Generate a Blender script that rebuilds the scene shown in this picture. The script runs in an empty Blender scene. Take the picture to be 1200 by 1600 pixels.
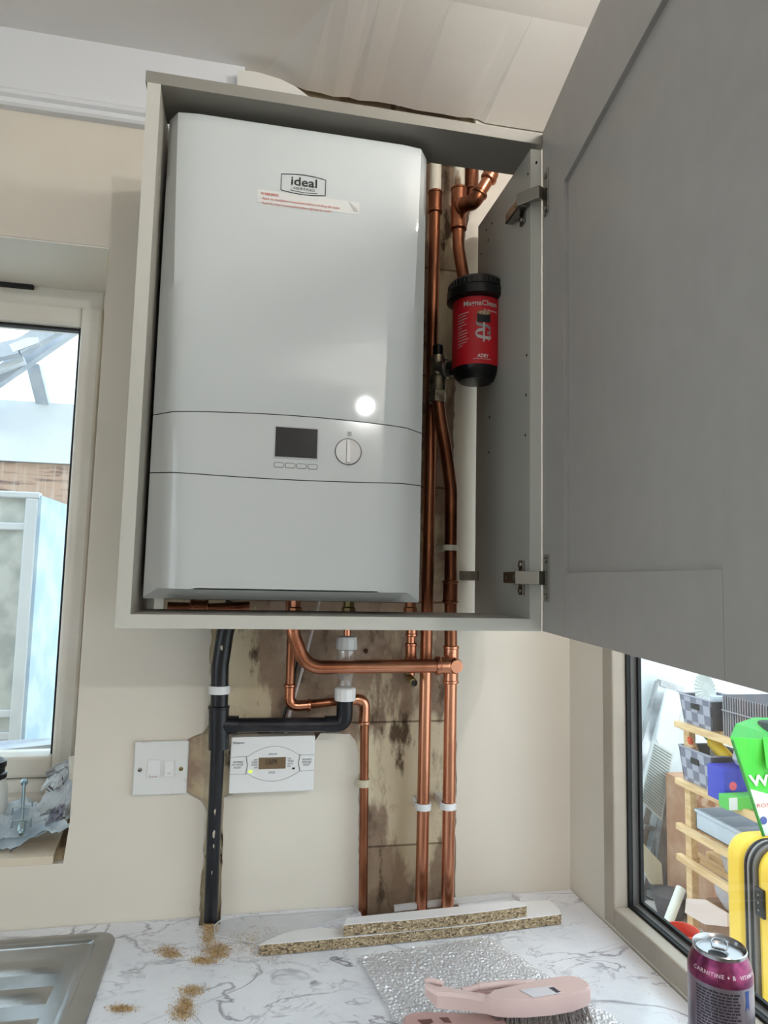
import bpy, bmesh, math, random
from mathutils import Vector, Matrix, noise
random.seed(7)
C = bpy.context.scene.collection
H = 0.91                      # worktop height above the floor; shapes below are measured from the worktop top
PI = math.pi

# ------------------------------------------------------------------ camera
CAM = Vector((0.1586, -1.2250, 0.5614)); YAW, PITCH, ROLL, FPX = 0.20118, 0.09706, 0.02248, 1070.8
fw = Vector((math.sin(YAW)*math.cos(PITCH), math.cos(YAW)*math.cos(PITCH), math.sin(PITCH)))
r0 = Vector((math.cos(YAW), -math.sin(YAW), 0)); u0 = r0.cross(fw)
rt = r0*math.cos(ROLL)+u0*math.sin(ROLL); up = -r0*math.sin(ROLL)+u0*math.cos(ROLL)
cam = bpy.data.cameras.new('camera'); co = bpy.data.objects.new('camera', cam); C.objects.link(co)
M = Matrix((rt, up, -fw)).transposed().to_4x4(); M.translation = CAM+Vector((0, 0, H)); co.matrix_world = M
cam.sensor_fit = 'VERTICAL'; cam.sensor_height = 32.0; cam.lens = FPX/1600*32.0
cam.clip_start = 0.02; cam.clip_end = 200
bpy.context.scene.camera = co
sc = bpy.context.scene
sc.view_settings.view_transform = 'Standard'; sc.view_settings.look = 'None'
sc.view_settings.exposure = 0.0; sc.view_settings.gamma = 1.0; sc.view_settings.use_curve_mapping = False
# ------------------------------------------------------------------ sky
w = bpy.data.worlds.new('sky'); sc.world = w; w.use_nodes = True
nt = w.node_tree; bg = nt.nodes['Background']
tc = nt.nodes.new('ShaderNodeTexCoord'); nz = nt.nodes.new('ShaderNodeTexNoise'); rp = nt.nodes.new('ShaderNodeValToRGB')
nz.inputs['Scale'].default_value = 3.0; nz.inputs['Detail'].default_value = 5
rp.color_ramp.elements[0].color = (0.60, 0.80, 0.92, 1); rp.color_ramp.elements[1].color = (0.92, 0.97, 1.0, 1)
rp.color_ramp.elements[0].position = .3; rp.color_ramp.elements[1].position = .65
nt.links.new(tc.outputs['Generated'], nz.inputs['Vector']); nt.links.new(nz.outputs['Fac'], rp.inputs['Fac'])
nt.links.new(rp.outputs['Color'], bg.inputs['Color']); bg.inputs['Strength'].default_value = 3.3
# ------------------------------------------------------------------ lamps of the room
def lamp(name, loc, power, col, rad):
    l = bpy.data.lights.new(name, 'POINT'); l.energy = power; l.color = col; l.shadow_soft_size = rad
    o = bpy.data.objects.new(name, l); C.objects.link(o); o.location = (loc[0], loc[1], loc[2]+H)
lamp('ceiling_bulb', (0.671, -2.25, 1.332), 24, (1.0, .985, .975), .019)
lamp('ceiling_bulb', (0.715, -0.74, 1.39), 7.5, (1.0, .97, .93), .04)

# ------------------------------------------------------------------ helpers
def ray(u, v): return fw+rt*((u-600)/FPX)-up*((v-800)/FPX)
def aY(u, v, y): d = ray(u, v); return CAM+d*((y-CAM.y)/d.y)
def aX(u, v, x): d = ray(u, v); return CAM+d*((x-CAM.x)/d.x)
def aZ(u, v, z): d = ray(u, v); return CAM+d*((z-CAM.z)/d.z)
def lin(c): return tuple((x/255/12.92 if x/255 <= .04045 else ((x/255+.055)/1.055)**2.4) for x in c[:3])+(1,)

def mat(name, c, rough=.5, metal=0, c2=None, scale=8, detail=4, lo=.4, hi=.6, bump=0, bscale=60, stretch=None, trans=0, alpha=1, emit=None, ior=1.45, coat=0, spec=.5):
    m = bpy.data.materials.new(name); m.use_nodes = True; t = m.node_tree; b = t.nodes['Principled BSDF']
    b.inputs['Base Color'].default_value = lin(c); b.inputs['Roughness'].default_value = rough; b.inputs['Metallic'].default_value = metal
    b.inputs['IOR'].default_value = ior; b.inputs['Transmission Weight'].default_value = trans; b.inputs['Alpha'].default_value = alpha
    b.inputs['Coat Weight'].default_value = coat; b.inputs['Specular IOR Level'].default_value = spec
    tcn = t.nodes.new('ShaderNodeTexCoord'); vec = tcn.outputs['Object']
    if stretch:
        mp = t.nodes.new('ShaderNodeMapping'); mp.inputs['Scale'].default_value = stretch; t.links.new(vec, mp.inputs['Vector']); vec = mp.outputs['Vector']
    if c2 is not None:
        n = t.nodes.new('ShaderNodeTexNoise'); n.inputs['Scale'].default_value = scale; n.inputs['Detail'].default_value = detail
        r = t.nodes.new('ShaderNodeValToRGB'); r.color_ramp.elements[0].position = lo; r.color_ramp.elements[1].position = hi
        r.color_ramp.elements[0].color = lin(c); r.color_ramp.elements[1].color = lin(c2)
        t.links.new(vec, n.inputs['Vector']); t.links.new(n.outputs['Fac'], r.inputs['Fac']); t.links.new(r.outputs['Color'], b.inputs['Base Color'])
    if bump:
        n2 = t.nodes.new('ShaderNodeTexNoise'); n2.inputs['Scale'].default_value = bscale; n2.inputs['Detail'].default_value = 4
        bp = t.nodes.new('ShaderNodeBump'); bp.inputs['Strength'].default_value = bump; bp.inputs['Distance'].default_value = .002
        t.links.new(vec, n2.inputs['Vector']); t.links.new(n2.outputs['Fac'], bp.inputs['Height']); t.links.new(bp.outputs['Normal'], b.inputs['Normal'])
    if emit:
        b.inputs['Emission Color'].default_value = lin(emit[0]); b.inputs['Emission Strength'].default_value = emit[1]
    return m

class MB:
    def __init__(s): s.bm = bmesh.new()
    def box(s, a, b, bev=0):
        x0, y0, z0 = a; x1, y1, z1 = b
        r = bmesh.ops.create_cube(s.bm, size=1, matrix=Matrix.Translation(((x0+x1)/2, (y0+y1)/2, (z0+z1)/2)) @ Matrix.Diagonal((abs(x1-x0), abs(y1-y0), abs(z1-z0), 1)))
        if bev:
            es = {e for v in r['verts'] for e in v.link_edges}
            bmesh.ops.bevel(s.bm, geom=list(es), offset=bev, segments=2, affect='EDGES', profile=.7)
        return s
    def hexa(s, P):     # 8 points: bottom four then top four
        v = [s.bm.verts.new(p) for p in P]
        for f in ((3,2,1,0),(4,5,6,7),(0,1,5,4),(1,2,6,5),(2,3,7,6),(3,0,4,7)): s.bm.faces.new([v[i] for i in f])
        return s
    def prism(s, poly, off):      # polygon of 3D points swept by off
        off = Vector(off); a = [s.bm.verts.new(p) for p in poly]; b = [s.bm.verts.new(Vector(p)+off) for p in poly]
        s.bm.faces.new(a); s.bm.faces.new(b[::-1]); n = len(a)
        for i in range(n): s.bm.faces.new((a[i], b[i], b[(i+1) % n], a[(i+1) % n]))
        return s
    def tube(s, pts, r, seg=20, fillet=0, cap=True, inner=0, nf=8):
        pts = [Vector(p) for p in pts]
        if fillet: pts = fil(pts, fillet, nf)
        rs = list(r) if isinstance(r, (list, tuple)) else [r]*len(pts)
        if len(rs) != len(pts):
            k0 = len(rs)-1; rs = [rs[int(i*k0/(len(pts)-1))]*(1-(i*k0/(len(pts)-1)) % 1)+rs[min(k0, int(i*k0/(len(pts)-1))+1)]*((i*k0/(len(pts)-1)) % 1) for i in range(len(pts))]
        rings = []; T0 = (pts[1]-pts[0]).normalized(); n = T0.orthogonal().normalized()
        for i, p in enumerate(pts):
            T = (pts[min(i+1, len(pts)-1)]-pts[max(i-1, 0)])
            if T.length < 1e-9: T = T0
            T = T.normalized(); n = (n-T*n.dot(T)).normalized(); bn = T.cross(n); T0 = T
            rings.append([s.bm.verts.new(p+(n*math.cos(a)+bn*math.sin(a))*rs[i]) for a in [2*PI*k/seg for k in range(seg)]])
        for i in range(len(rings)-1):
            for k in range(seg): s.bm.faces.new((rings[i][k], rings[i][(k+1) % seg], rings[i+1][(k+1) % seg], rings[i+1][k]))
        if cap: s.bm.faces.new(rings[0][::-1]); s.bm.faces.new(rings[-1])
        return s
    def lathe(s, c, prof, seg=40, axis='Z', cap=True):
        c = Vector(c); rings = []
        for r, h in prof:
            ring = []
            for k in range(seg):
                a = 2*PI*k/seg; q = {'Z': (r*math.cos(a), r*math.sin(a), h), 'Y': (r*math.cos(a), h, -r*math.sin(a)), 'X': (h, r*math.cos(a), r*math.sin(a))}[axis]
                ring.append(s.bm.verts.new(c+Vector(q)))
            rings.append(ring)
        for i in range(len(rings)-1):
            for k in range(seg): s.bm.faces.new((rings[i][k], rings[i][(k+1) % seg], rings[i+1][(k+1) % seg], rings[i+1][k]))
        if cap: s.bm.faces.new(rings[0][::-1]); s.bm.faces.new(rings[-1])
        return s
    def grid(s, rows):
        V = [[s.bm.verts.new(p) for p in r] for r in rows]
        for i in range(len(V)-1):
            for j in range(len(V[0])-1): s.bm.faces.new((V[i][j], V[i][j+1], V[i+1][j+1], V[i+1][j]))
        return s
    def build(s, name, m, parent=None, smooth=False, bevel=0, solid=0, label=None):
        bmesh.ops.recalc_face_normals(s.bm, faces=s.bm.faces)
        me = bpy.data.meshes.new(name); s.bm.to_mesh(me); s.bm.free(); me.materials.append(m)
        if smooth:
            me.polygons.foreach_set('use_smooth', [True]*len(me.polygons)); me.set_sharp_from_angle(angle=math.radians(38))
        o = bpy.data.objects.new(name, me); C.objects.link(o)
        if parent: o.parent = parent
        if bevel:
            b = o.modifiers.new('b', 'BEVEL'); b.width = bevel; b.segments = 2; b.limit_method = 'ANGLE'
        if solid:
            b = o.modifiers.new('s', 'SOLIDIFY'); b.thickness = solid; b.offset = 0
        if label: o['label'] = label
        return o
def fil(pts, rad, n=8):
    out = [pts[0]]
    for i in range(1, len(pts)-1):
        a, b, c = pts[i-1], pts[i], pts[i+1]; d1 = (a-b).normalized(); d2 = (c-b).normalized()
        ang = d1.angle(d2)
        if ang > math.radians(176): out.append(b); continue
        rr = rad[i-1] if isinstance(rad, (list, tuple)) else rad
        t = min(rr/math.tan(ang/2), (a-b).length*.49, (c-b).length*.49); p0 = b+d1*t; p2 = b+d2*t
        for k in range(n+1):
            q = k/n; out.append(p0*(1-q)**2+b*2*q*(1-q)+p2*q*q)
    out.append(pts[-1]); return out
def thing(name, label, cat, group=None):
    o = bpy.data.objects.new(name, None); C.objects.link(o); o.empty_display_size = .05; o['label'] = label; o['category'] = cat
    if group: o['group'] = group
    return o
def tag(o, label, cat, group=None, kind=None):
    o['label'] = label; o['category'] = cat
    if group: o['group'] = group
    if kind: o['kind'] = kind
    return o
def struct(o): o['kind'] = 'structure'; return o
def text(body, width, origin, ux, uz, m, parent, name='lettering', height=None, align='LEFT', off=.0004, wrap=None, space=1.0, bold=0):
    cu = bpy.data.curves.new(name, 'FONT'); cu.body = body; cu.align_x = align; cu.size = 1; cu.space_character = space; cu.offset = bold; cu.resolution_u = 3
    t = bpy.data.objects.new(name, cu); C.objects.link(t)
    me = bpy.data.meshes.new_from_object(t.evaluated_get(bpy.context.evaluated_depsgraph_get()))
    bpy.data.objects.remove(t); bpy.data.curves.remove(cu)
    xs = [v.co.x for v in me.vertices]; ys = [v.co.y for v in me.vertices]
    x0, x1, y0, y1 = min(xs), max(xs), min(ys), max(ys); sx = width/(x1-x0); sy = (height/(y1-y0)) if height else sx
    ux = Vector(ux).normalized(); uz = Vector(uz).normalized(); nn = ux.cross(uz)
    for v in me.vertices:
        a = (v.co.x-x0)*sx; b = (v.co.y-y0)*sy
        if align == 'CENTER': a -= width/2
        if wrap: v.co = wrap(a, b)
        else: v.co = Vector(origin)+ux*a+uz*b+nn*off
    me.materials.clear(); me.materials.append(m); me.name = name
    o = bpy.data.objects.new(name, me); C.objects.link(o); o.parent = parent
    return o
X, Y, Z = Vector((1, 0, 0)), Vector((0, 1, 0)), Vector((0, 0, 1))

# ------------------------------------------------------------------ materials
paint = mat('cream_wall_paint', (222, 214, 201), .55, c2=(217, 209, 196), scale=3, bump=.15, bscale=40)
ceilp = mat('ceiling_paint', (238, 236, 233), .6, c2=(234, 231, 228), scale=4, bump=.1)
trimw = mat('white_gloss_trim', (226, 228, 232), .35)
upvc = mat('aged_white_upvc', (234, 232, 225), .3, c2=(226, 222, 213), scale=6)
upvc2 = mat('aged_taupe_upvc', (168, 158, 144), .4, c2=(158, 148, 134), scale=8)
rubber = mat('black_rubber', (22, 22, 24), .6)
grey_bead = mat('grey_glazing_bead', (92, 90, 88), .5)
carc = mat('pale_grey_carcass', (166, 163, 155), .5)
edging = mat('light_carcass_edging', (198, 197, 189), .45)
doorm = mat('stone_grey_satin_door', (164, 160, 156), .42, c2=(161, 157, 153), scale=30, bump=.05, bscale=300)
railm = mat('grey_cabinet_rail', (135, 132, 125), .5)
white_case = mat('white_boiler_enamel', (200, 206, 207), .045)
panelw = mat('white_boiler_plastic', (200, 205, 206), .12)
dark = mat('dark_plastic', (14, 14, 16), .3)
screen = mat('dark_display_glass', (32, 36, 40), .12)
ink = mat('black_ink', (30, 30, 34), .6)
redink = mat('red_ink', (190, 70, 50), .6)
chrome = mat('nickel_plate', (150, 146, 140), .25, 1)
steel = mat('brushed_stainless', (176, 176, 176), .24, 1, c2=(150, 150, 150), scale=4, bump=.05, bscale=200)
copper = mat('copper', (212, 150, 120), .27, 1, c2=(178, 114, 86), scale=14, lo=.42, hi=.62, stretch=(1, 1, .35))
copper_d = mat('tarnished_copper', (168, 110, 82), .36, 1, c2=(112, 68, 48), scale=16, lo=.4, hi=.65, stretch=(1, 1, .4))
brass = mat('brass', (168, 150, 100), .35, 1, c2=(120, 108, 80), scale=30)
nickb = mat('dull_plated_valve', (150, 140, 122), .4, 1, c2=(100, 92, 80), scale=60)
painted = mat('paint_daubed_pipe', (205, 198, 182), .6, c2=(120, 92, 70), scale=30, lo=.55, hi=.62, stretch=(1, 1, .3))
blackp = mat('black_plastic_pipe', (20, 21, 27), .33, c2=(46, 46, 50), scale=18, lo=.55, hi=.75)
smear = mat('plaster_smear', (190, 175, 160), .8)
whitep = mat('white_plastic', (226, 225, 224), .35)
ivory = mat('ivory_plastic', (226, 222, 208), .4)
clipc = mat('old_clip_plastic', (196, 184, 160), .5)
clearp = None
def schlick(t, f0):
    lw = t.nodes.new('ShaderNodeLayerWeight'); lw.inputs['Blend'].default_value = .5
    p = t.nodes.new('ShaderNodeMath'); p.operation = 'POWER'; p.inputs[1].default_value = 5; t.links.new(lw.outputs['Facing'], p.inputs[0])
    a = t.nodes.new('ShaderNodeMath'); a.operation = 'MULTIPLY_ADD'; a.inputs[1].default_value = 1-f0; a.inputs[2].default_value = f0; t.links.new(p.outputs[0], a.inputs[0]); return a
glassm = bpy.data.materials.new('window_glass'); glassm.use_nodes = True
t = glassm.node_tree; t.nodes.clear(); o_ = t.nodes.new('ShaderNodeOutputMaterial'); tr = t.nodes.new('ShaderNodeBsdfTransparent'); gl = t.nodes.new('ShaderNodeBsdfGlossy'); mx = t.nodes.new('ShaderNodeMixShader'); fr = schlick(t, .04)
gl.inputs['Roughness'].default_value = .02; tr.inputs['Color'].default_value = (.96, .98, .98, 1)
t.links.new(fr.outputs[0], mx.inputs[0]); t.links.new(tr.outputs[0], mx.inputs[1]); t.links.new(gl.outputs[0], mx.inputs[2]); t.links.new(mx.outputs[0], o_.inputs[0])

def film_mat(name, diff, col, f0, rough=.12):
    m = bpy.data.materials.new(name); m.use_nodes = True; t = m.node_tree; t.nodes.clear(); nn = t.nodes.new
    o_ = nn('ShaderNodeOutputMaterial'); tr = nn('ShaderNodeBsdfTransparent'); gl = nn('ShaderNodeBsdfGlossy'); df = nn('ShaderNodeBsdfDiffuse'); m1 = nn('ShaderNodeMixShader'); m2 = nn('ShaderNodeMixShader'); fr = schlick(t, f0)
    tr.inputs['Color'].default_value = (.985, .985, .985, 1); gl.inputs['Roughness'].default_value = rough; df.inputs['Color'].default_value = lin(col); m1.inputs[0].default_value = diff
    t.links.new(tr.outputs[0], m1.inputs[1]); t.links.new(df.outputs[0], m1.inputs[2]); t.links.new(fr.outputs[0], m2.inputs[0]); t.links.new(m1.outputs[0], m2.inputs[1]); t.links.new(gl.outputs[0], m2.inputs[2]); t.links.new(m2.outputs[0], o_.inputs[0]); return m
def add_bump(m, scale, strength, dist=.001):
    t = m.node_tree; tc_ = t.nodes.new('ShaderNodeTexCoord'); n = t.nodes.new('ShaderNodeTexVoronoi'); n.inputs['Scale'].default_value = scale; t.links.new(tc_.outputs['Object'], n.inputs['Vector'])
    bp = t.nodes.new('ShaderNodeBump'); bp.inputs['Strength'].default_value = strength; bp.inputs['Distance'].default_value = dist; t.links.new(n.outputs['Distance'], bp.inputs['Height'])
    for x in t.nodes:
        if x.type in ('BSDF_GLOSSY', 'BSDF_DIFFUSE'): t.links.new(bp.outputs[0], x.inputs['Normal'])
clearp = film_mat('clear_plastic', .10, (220, 220, 222), .12, .06)
def mixmat(name, layers, rough=.7, bump=.4, bscale=40):
    """stack of noise-masked colours: [(colour), (colour, scale, lo, hi, stretch)...]"""
    m = bpy.data.materials.new(name); m.use_nodes = True; t = m.node_tree; b = t.nodes['Principled BSDF']; b.inputs['Roughness'].default_value = rough
    tcn = t.nodes.new('ShaderNodeTexCoord'); prev = None; base = lin(layers[0])
    for i, (c, s, lo, hi, st) in enumerate(layers[1:]):
        mp = t.nodes.new('ShaderNodeMapping'); mp.inputs['Scale'].default_value = st; mp.inputs['Location'].default_value = (i*3.1, i*1.7, i*.9); t.links.new(tcn.outputs['Object'], mp.inputs['Vector'])
        n = t.nodes.new('ShaderNodeTexNoise'); n.inputs['Scale'].default_value = s; n.inputs['Detail'].default_value = 6; n.inputs['Roughness'].default_value = .65; t.links.new(mp.outputs[0], n.inputs['Vector'])
        r = t.nodes.new('ShaderNodeMapRange'); r.inputs['From Min'].default_value = lo; r.inputs['From Max'].default_value = hi; t.links.new(n.outputs['Fac'], r.inputs['Value'])
        x = t.nodes.new('ShaderNodeMix'); x.data_type = 'RGBA'; t.links.new(r.outputs[0], x.inputs['Factor'])
        if prev is None: x.inputs['A'].default_value = base
        else: t.links.new(prev, x.inputs['A'])
        x.inputs['B'].default_value = lin(c); prev = x.outputs['Result']
    t.links.new(prev, b.inputs['Base Color'])
    if bump:
        n = t.nodes.new('ShaderNodeTexNoise'); n.inputs['Scale'].default_value = bscale; n.inputs['Detail'].default_value = 6; t.links.new(tcn.outputs['Object'], n.inputs['Vector'])
        bp = t.nodes.new('ShaderNodeBump'); bp.inputs['Strength'].default_value = bump; bp.inputs['Distance'].default_value = .004
        t.links.new(n.outputs['Fac'], bp.inputs['Height']); t.links.new(bp.outputs[0], b.inputs['Normal'])
    return m
one = (1, 1, 1)
masonry = mixmat('bare_masonry', [(172, 148, 126), ((134, 112, 94), 9, .45, .62, one), ((216, 200, 170), 6, .50, .545, (1, 1, .35)), ((98, 78, 60), 24, .56, .64, (1, 1, .35)), ((188, 164, 146), 5, .56, .62, one)], .85, .8, 50)
def add_joints(m):
    t = m.node_tree; b = t.nodes['Principled BSDF']; prev = b.inputs['Base Color'].links[0].from_socket; tcn = t.nodes.new('ShaderNodeTexCoord')
    sp = t.nodes.new('ShaderNodeSeparateXYZ'); cb = t.nodes.new('ShaderNodeCombineXYZ'); t.links.new(tcn.outputs['Object'], sp.inputs[0]); t.links.new(sp.outputs['X'], cb.inputs['X'])
    ad = t.nodes.new('ShaderNodeMath'); ad.operation = 'ADD'; ad.inputs[1].default_value = -.307+.0025; t.links.new(sp.outputs['Z'], ad.inputs[0]); t.links.new(ad.outputs[0], cb.inputs['Y'])
    br = t.nodes.new('ShaderNodeTexBrick'); br.inputs['Scale'].default_value = 1; br.inputs['Brick Width'].default_value = 9.0; br.inputs['Row Height'].default_value = .215; br.inputs['Mortar Size'].default_value = .0022; br.inputs['Mortar Smooth'].default_value = .4
    br.inputs['Color1'].default_value = (1, 1, 1, 1); br.inputs['Color2'].default_value = (.84, .82, .78, 1); br.inputs['Mortar'].default_value = (.38, .34, .30, 1); t.links.new(cb.outputs[0], br.inputs['Vector'])
    x = t.nodes.new('ShaderNodeMix'); x.data_type = 'RGBA'; x.blend_type = 'MULTIPLY'; x.inputs['Factor'].default_value = 1; t.links.new(prev, x.inputs['A']); t.links.new(br.outputs['Color'], x.inputs['B']); t.links.new(x.outputs['Result'], b.inputs['Base Color'])
add_joints(masonry)
def marble_mat():
    m = mixmat('marble_laminate', [(232, 233, 238), ((214, 215, 222), 4, .45, .7, one)], .22, 0)
    t = m.node_tree; b = t.nodes['Principled BSDF']; prev = b.inputs['Base Color'].links[0].from_socket
    tcn = t.nodes.new('ShaderNodeTexCoord')
    for sc_, wd, col, loc in ((4.2, .020, (120, 117, 128), 0), (8, .022, (146, 143, 154), 5), (17, .022, (178, 175, 184), 9)):
        mp = t.nodes.new('ShaderNodeMapping'); mp.inputs['Location'].default_value = (loc, loc, 0); mp.inputs['Rotation'].default_value = (0, 0, .6); mp.inputs['Scale'].default_value = (1, 1.7, 1); t.links.new(tcn.outputs['Object'], mp.inputs[0])
        n = t.nodes.new('ShaderNodeTexNoise'); n.inputs['Scale'].default_value = sc_; n.inputs['Detail'].default_value = 5; n.inputs['Distortion'].default_value = 1.0; t.links.new(mp.outputs[0], n.inputs['Vector'])
        s = t.nodes.new('ShaderNodeMath'); s.operation = 'SUBTRACT'; s.inputs[1].default_value = .5; t.links.new(n.outputs['Fac'], s.inputs[0])
        a = t.nodes.new('ShaderNodeMath'); a.operation = 'ABSOLUTE'; t.links.new(s.outputs[0], a.inputs[0])
        r = t.nodes.new('ShaderNodeMapRange'); r.inputs['From Min'].default_value = 0; r.inputs['From Max'].default_value = wd; r.inputs['To Min'].default_value = 1; r.inputs['To Max'].default_value = 0; t.links.new(a.outputs[0], r.inputs['Value'])
        n2 = t.nodes.new('ShaderNodeTexNoise'); n2.inputs['Scale'].default_value = sc_*.8; n2.inputs['Detail'].default_value = 3; t.links.new(mp.outputs[0], n2.inputs['Vector'])
        r2 = t.nodes.new('ShaderNodeMapRange'); r2.inputs['From Min'].default_value = .48; r2.inputs['From Max'].default_value = .66; t.links.new(n2.outputs['Fac'], r2.inputs['Value'])
        mu = t.nodes.new('ShaderNodeMath'); mu.operation = 'MULTIPLY'; t.links.new(r.outputs[0], mu.inputs[0]); t.links.new(r2.outputs[0], mu.inputs[1])
        x = t.nodes.new('ShaderNodeMix'); x.data_type = 'RGBA'; t.links.new(mu.outputs[0], x.inputs['Factor']); t.links.new(prev, x.inputs['A']); x.inputs['B'].default_value = lin(col); prev = x.outputs['Result']
    t.links.new(prev, b.inputs['Base Color']); return m
marble = marble_mat()
chip = mixmat('raw_chipboard', [(158, 138, 108), ((98, 80, 58), 150, .5, .58, (1, 1, 2)), ((208, 192, 162), 210, .54, .60, (1, 1, 2)), ((64, 52, 38), 300, .56, .62, one)], .85, .6, 200)
melamine = mat('white_melamine', (228, 226, 226), .35)
sawd = mat('sawdust', (206, 178, 136), .9, c2=(166, 134, 90), scale=200)

# ================================================================== SETTING
# back wall: bare masonry with a plaster skin that has been cut away round the pipes
WR = 0.775; WL = -1.9; WF = -3.4; CZ = 1.497; FZ = -H
ox0, ox1, oz0, oz1 = -1.15, -0.097, 0.108, 1.128     # window opening in the back wall
BT = .27
m = MB()
m.box((WL-.1, .014, FZ), (ox0, BT, CZ+.1)); m.box((ox1, .014, FZ), (WR+.12, BT, CZ+.1))
m.box((ox0, .014, FZ), (ox1, BT, oz0-.012)); m.box((ox0, .014, oz1), (ox1, BT, CZ+.1))
wall_back = struct(m.build('wall_back', masonry))
# plaster skin from triangulated 2D polygons with holes
def skin(outer, holes, y0, y1, name, mt, parent):
    cu = bpy.data.curves.new('c', 'CURVE'); cu.dimensions = '2D'; cu.fill_mode = 'BOTH'; cu.extrude = abs(y1-y0)/2
    for poly in [outer]+holes:
        sp = cu.splines.new('POLY'); sp.points.add(len(poly)-1); sp.use_cyclic_u = True
        for i, (x, z) in enumerate(poly): sp.points[i].co = (x, z, 0, 1)
    o = bpy.data.objects.new('c', cu); C.objects.link(o)
    me = bpy.data.meshes.new_from_object(o.evaluated_get(bpy.context.evaluated_depsgraph_get())); bpy.data.objects.remove(o)
    for v in me.vertices: x, z, d = v.co; v.co = (x, (y0+y1)/2+d, z)
    me.materials.clear(); me.materials.append(mt); ob = bpy.data.objects.new(name, me); C.objects.link(ob); ob.parent = parent; return ob
def rag(poly, amp=.003, step=.012, close=True):
    out = []; n = len(poly)
    for i in range(n if close else n-1):
        a = Vector(poly[i]); b = Vector(poly[(i+1) % n]); k = max(1, int((b-a).length/step)); nv = (b-a).normalized().orthogonal() if (b-a).length else a
        for j in range(k):
            p = a.lerp(b, j/k); out.append((p.x+random.uniform(-amp, amp), p.y+random.uniform(-amp, amp)))
    return out
def px(u, v, y=0): p = aY(u, v, y); return (p.x, p.z)
# main cut-out: left chase by the switch, panel below the cabinet, right strip up to the ceiling (clockwise, pixels on the wall plane)
left = [px(*q) for q in ((330, 985), (329, 1050), (328, 1128), (316, 1143), (296, 1153), (288, 1160), (287, 1236), (300, 1243), (316, 1252), (321, 1272), (318, 1340), (314, 1400), (312, 1441))]
bot1 = [(px(312, 1441)[0], -.05), (px(345, 1441)[0], -.05)]
mid1 = [px(*q) for q in ((345, 1441), (348, 1300), (351, 1246), (375, 1236), (470, 1225), (490, 1160), (500, 1147), (547, 1146), (556, 1158), (561, 1200), (560, 1300), (562, 1419))]
bot2 = [(px(562, 1419)[0], -.05), (px(712, 1408)[0], -.05)]
rgt = [px(*q) for q in ((712, 1408), (713, 1200), (712, 990), (712, 850), (708, 740), (711, 600), (722, 420), (727, 360), (738, 318), (742, 285), (742, 240))]
top = [(px(742, 240)[0], 1.492), (.22, 1.492), (.03, 1.34)]
ltop = [(.03, .9), (.03, .484), (px(332, 985)[0], .484)]
def r_(l, a=.0028): return rag(l, a, .01, False)+[l[-1]]
hole = r_(left)+bot1+r_(mid1, .0012)+bot2+r_(rgt, .002)+r_(top, .004)+ltop
outer = [(WL-.1, FZ), (hole[-1][0]-.0, FZ)]
# outer polygon with the notch kept inside (hole bottom stays above FZ)
outer = [(WL-.1, FZ), (WR, FZ), (WR, CZ+.05), (WL-.1, CZ+.05)]
rr = [(ox0, oz0-.012), (ox1-.006, oz0-.012), (ox1, .16), (ox1+.004, oz1), (ox0, oz1)]
skin(outer, [rr, hole], 0.0, .0145, 'plaster', paint, wall_back)
# reveal lining of the window
m = MB(); m.box((ox0, .0005, oz1-.003), (ox1+.004, BT, oz1-.0005)); m.box((ox1+.004, .0145, oz0+.05), (ox1+.006, BT, oz1)); m.box((ox0-.002, .0145, oz0), (ox0, BT, oz1))
m.build('reveal', mat('white_reveal_paint', (236, 232, 224), .55), wall_back)
m = MB(); m.hexa([(ox0, .001, oz0-.012), (ox1-.022, .001, oz0-.012), (ox1-.045, BT-.04, oz0-.012), (ox0, BT-.04, oz0-.012),
                  (ox0, .001, oz0), (ox1-.022, .001, oz0), (ox1-.045, BT-.04, oz0), (ox0, BT-.04, oz0)])
m.build('sill_tile', mat('cream_sill_tile', (218, 206, 186), .3, c2=(206, 176, 146), scale=12, lo=.5, hi=.8), wall_back)
# right wall with its window opening
qy0, qy1, qz0, qz1 = -1.35, -.125, .006, 1.12
WT = .10
m = MB()
m.box((WR, qy1, FZ), (.83, BT, CZ+.1)); m.box((.83, -.045, FZ), (WR+WT, BT, CZ+.1)); m.box((.83, qy1, FZ), (WR+WT, -.045, qz0)); m.box((.83, qy1, qz1), (WR+WT, -.045, CZ+.1)); m.box((WR, WF, FZ), (WR+WT, qy0, CZ+.1)); m.box((WR, qy0, FZ), (WR+WT, qy1, qz0)); m.box((WR, qy0, qz1), (WR+WT, qy1, CZ+.1))
struct(m.build('wall_right', paint))
m = MB(); m.box((WL-.1, WF, FZ), (WL, -2.9, CZ+.1)); m.box((WL-.1, -1.0, FZ), (WL, 0, CZ+.1)); m.box((WL-.1, -2.9, FZ), (WL, -1.0, -.2)); m.box((WL-.1, -2.9, 1.25), (WL, -1.0, CZ+.1)); struct(m.build('wall_left', paint))  # opening added out of view so daylight fills the door and ceiling
w3 = struct(bpy.data.objects.new('added_fill_window', None)); C.objects.link(w3)  # unseen window, added only to brighten the room
struct(MB().box((WL-.1, WF-.1, FZ), (WR+WT, WF, CZ+.1)).build('wall_front', paint))
struct(MB().box((WL-.1, WF-.1, FZ-.05), (WR+WT, BT, FZ)).build('floor', mat('grey_floor_tiles', (150, 146, 140), .5, c2=(140, 136, 130))))
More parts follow.
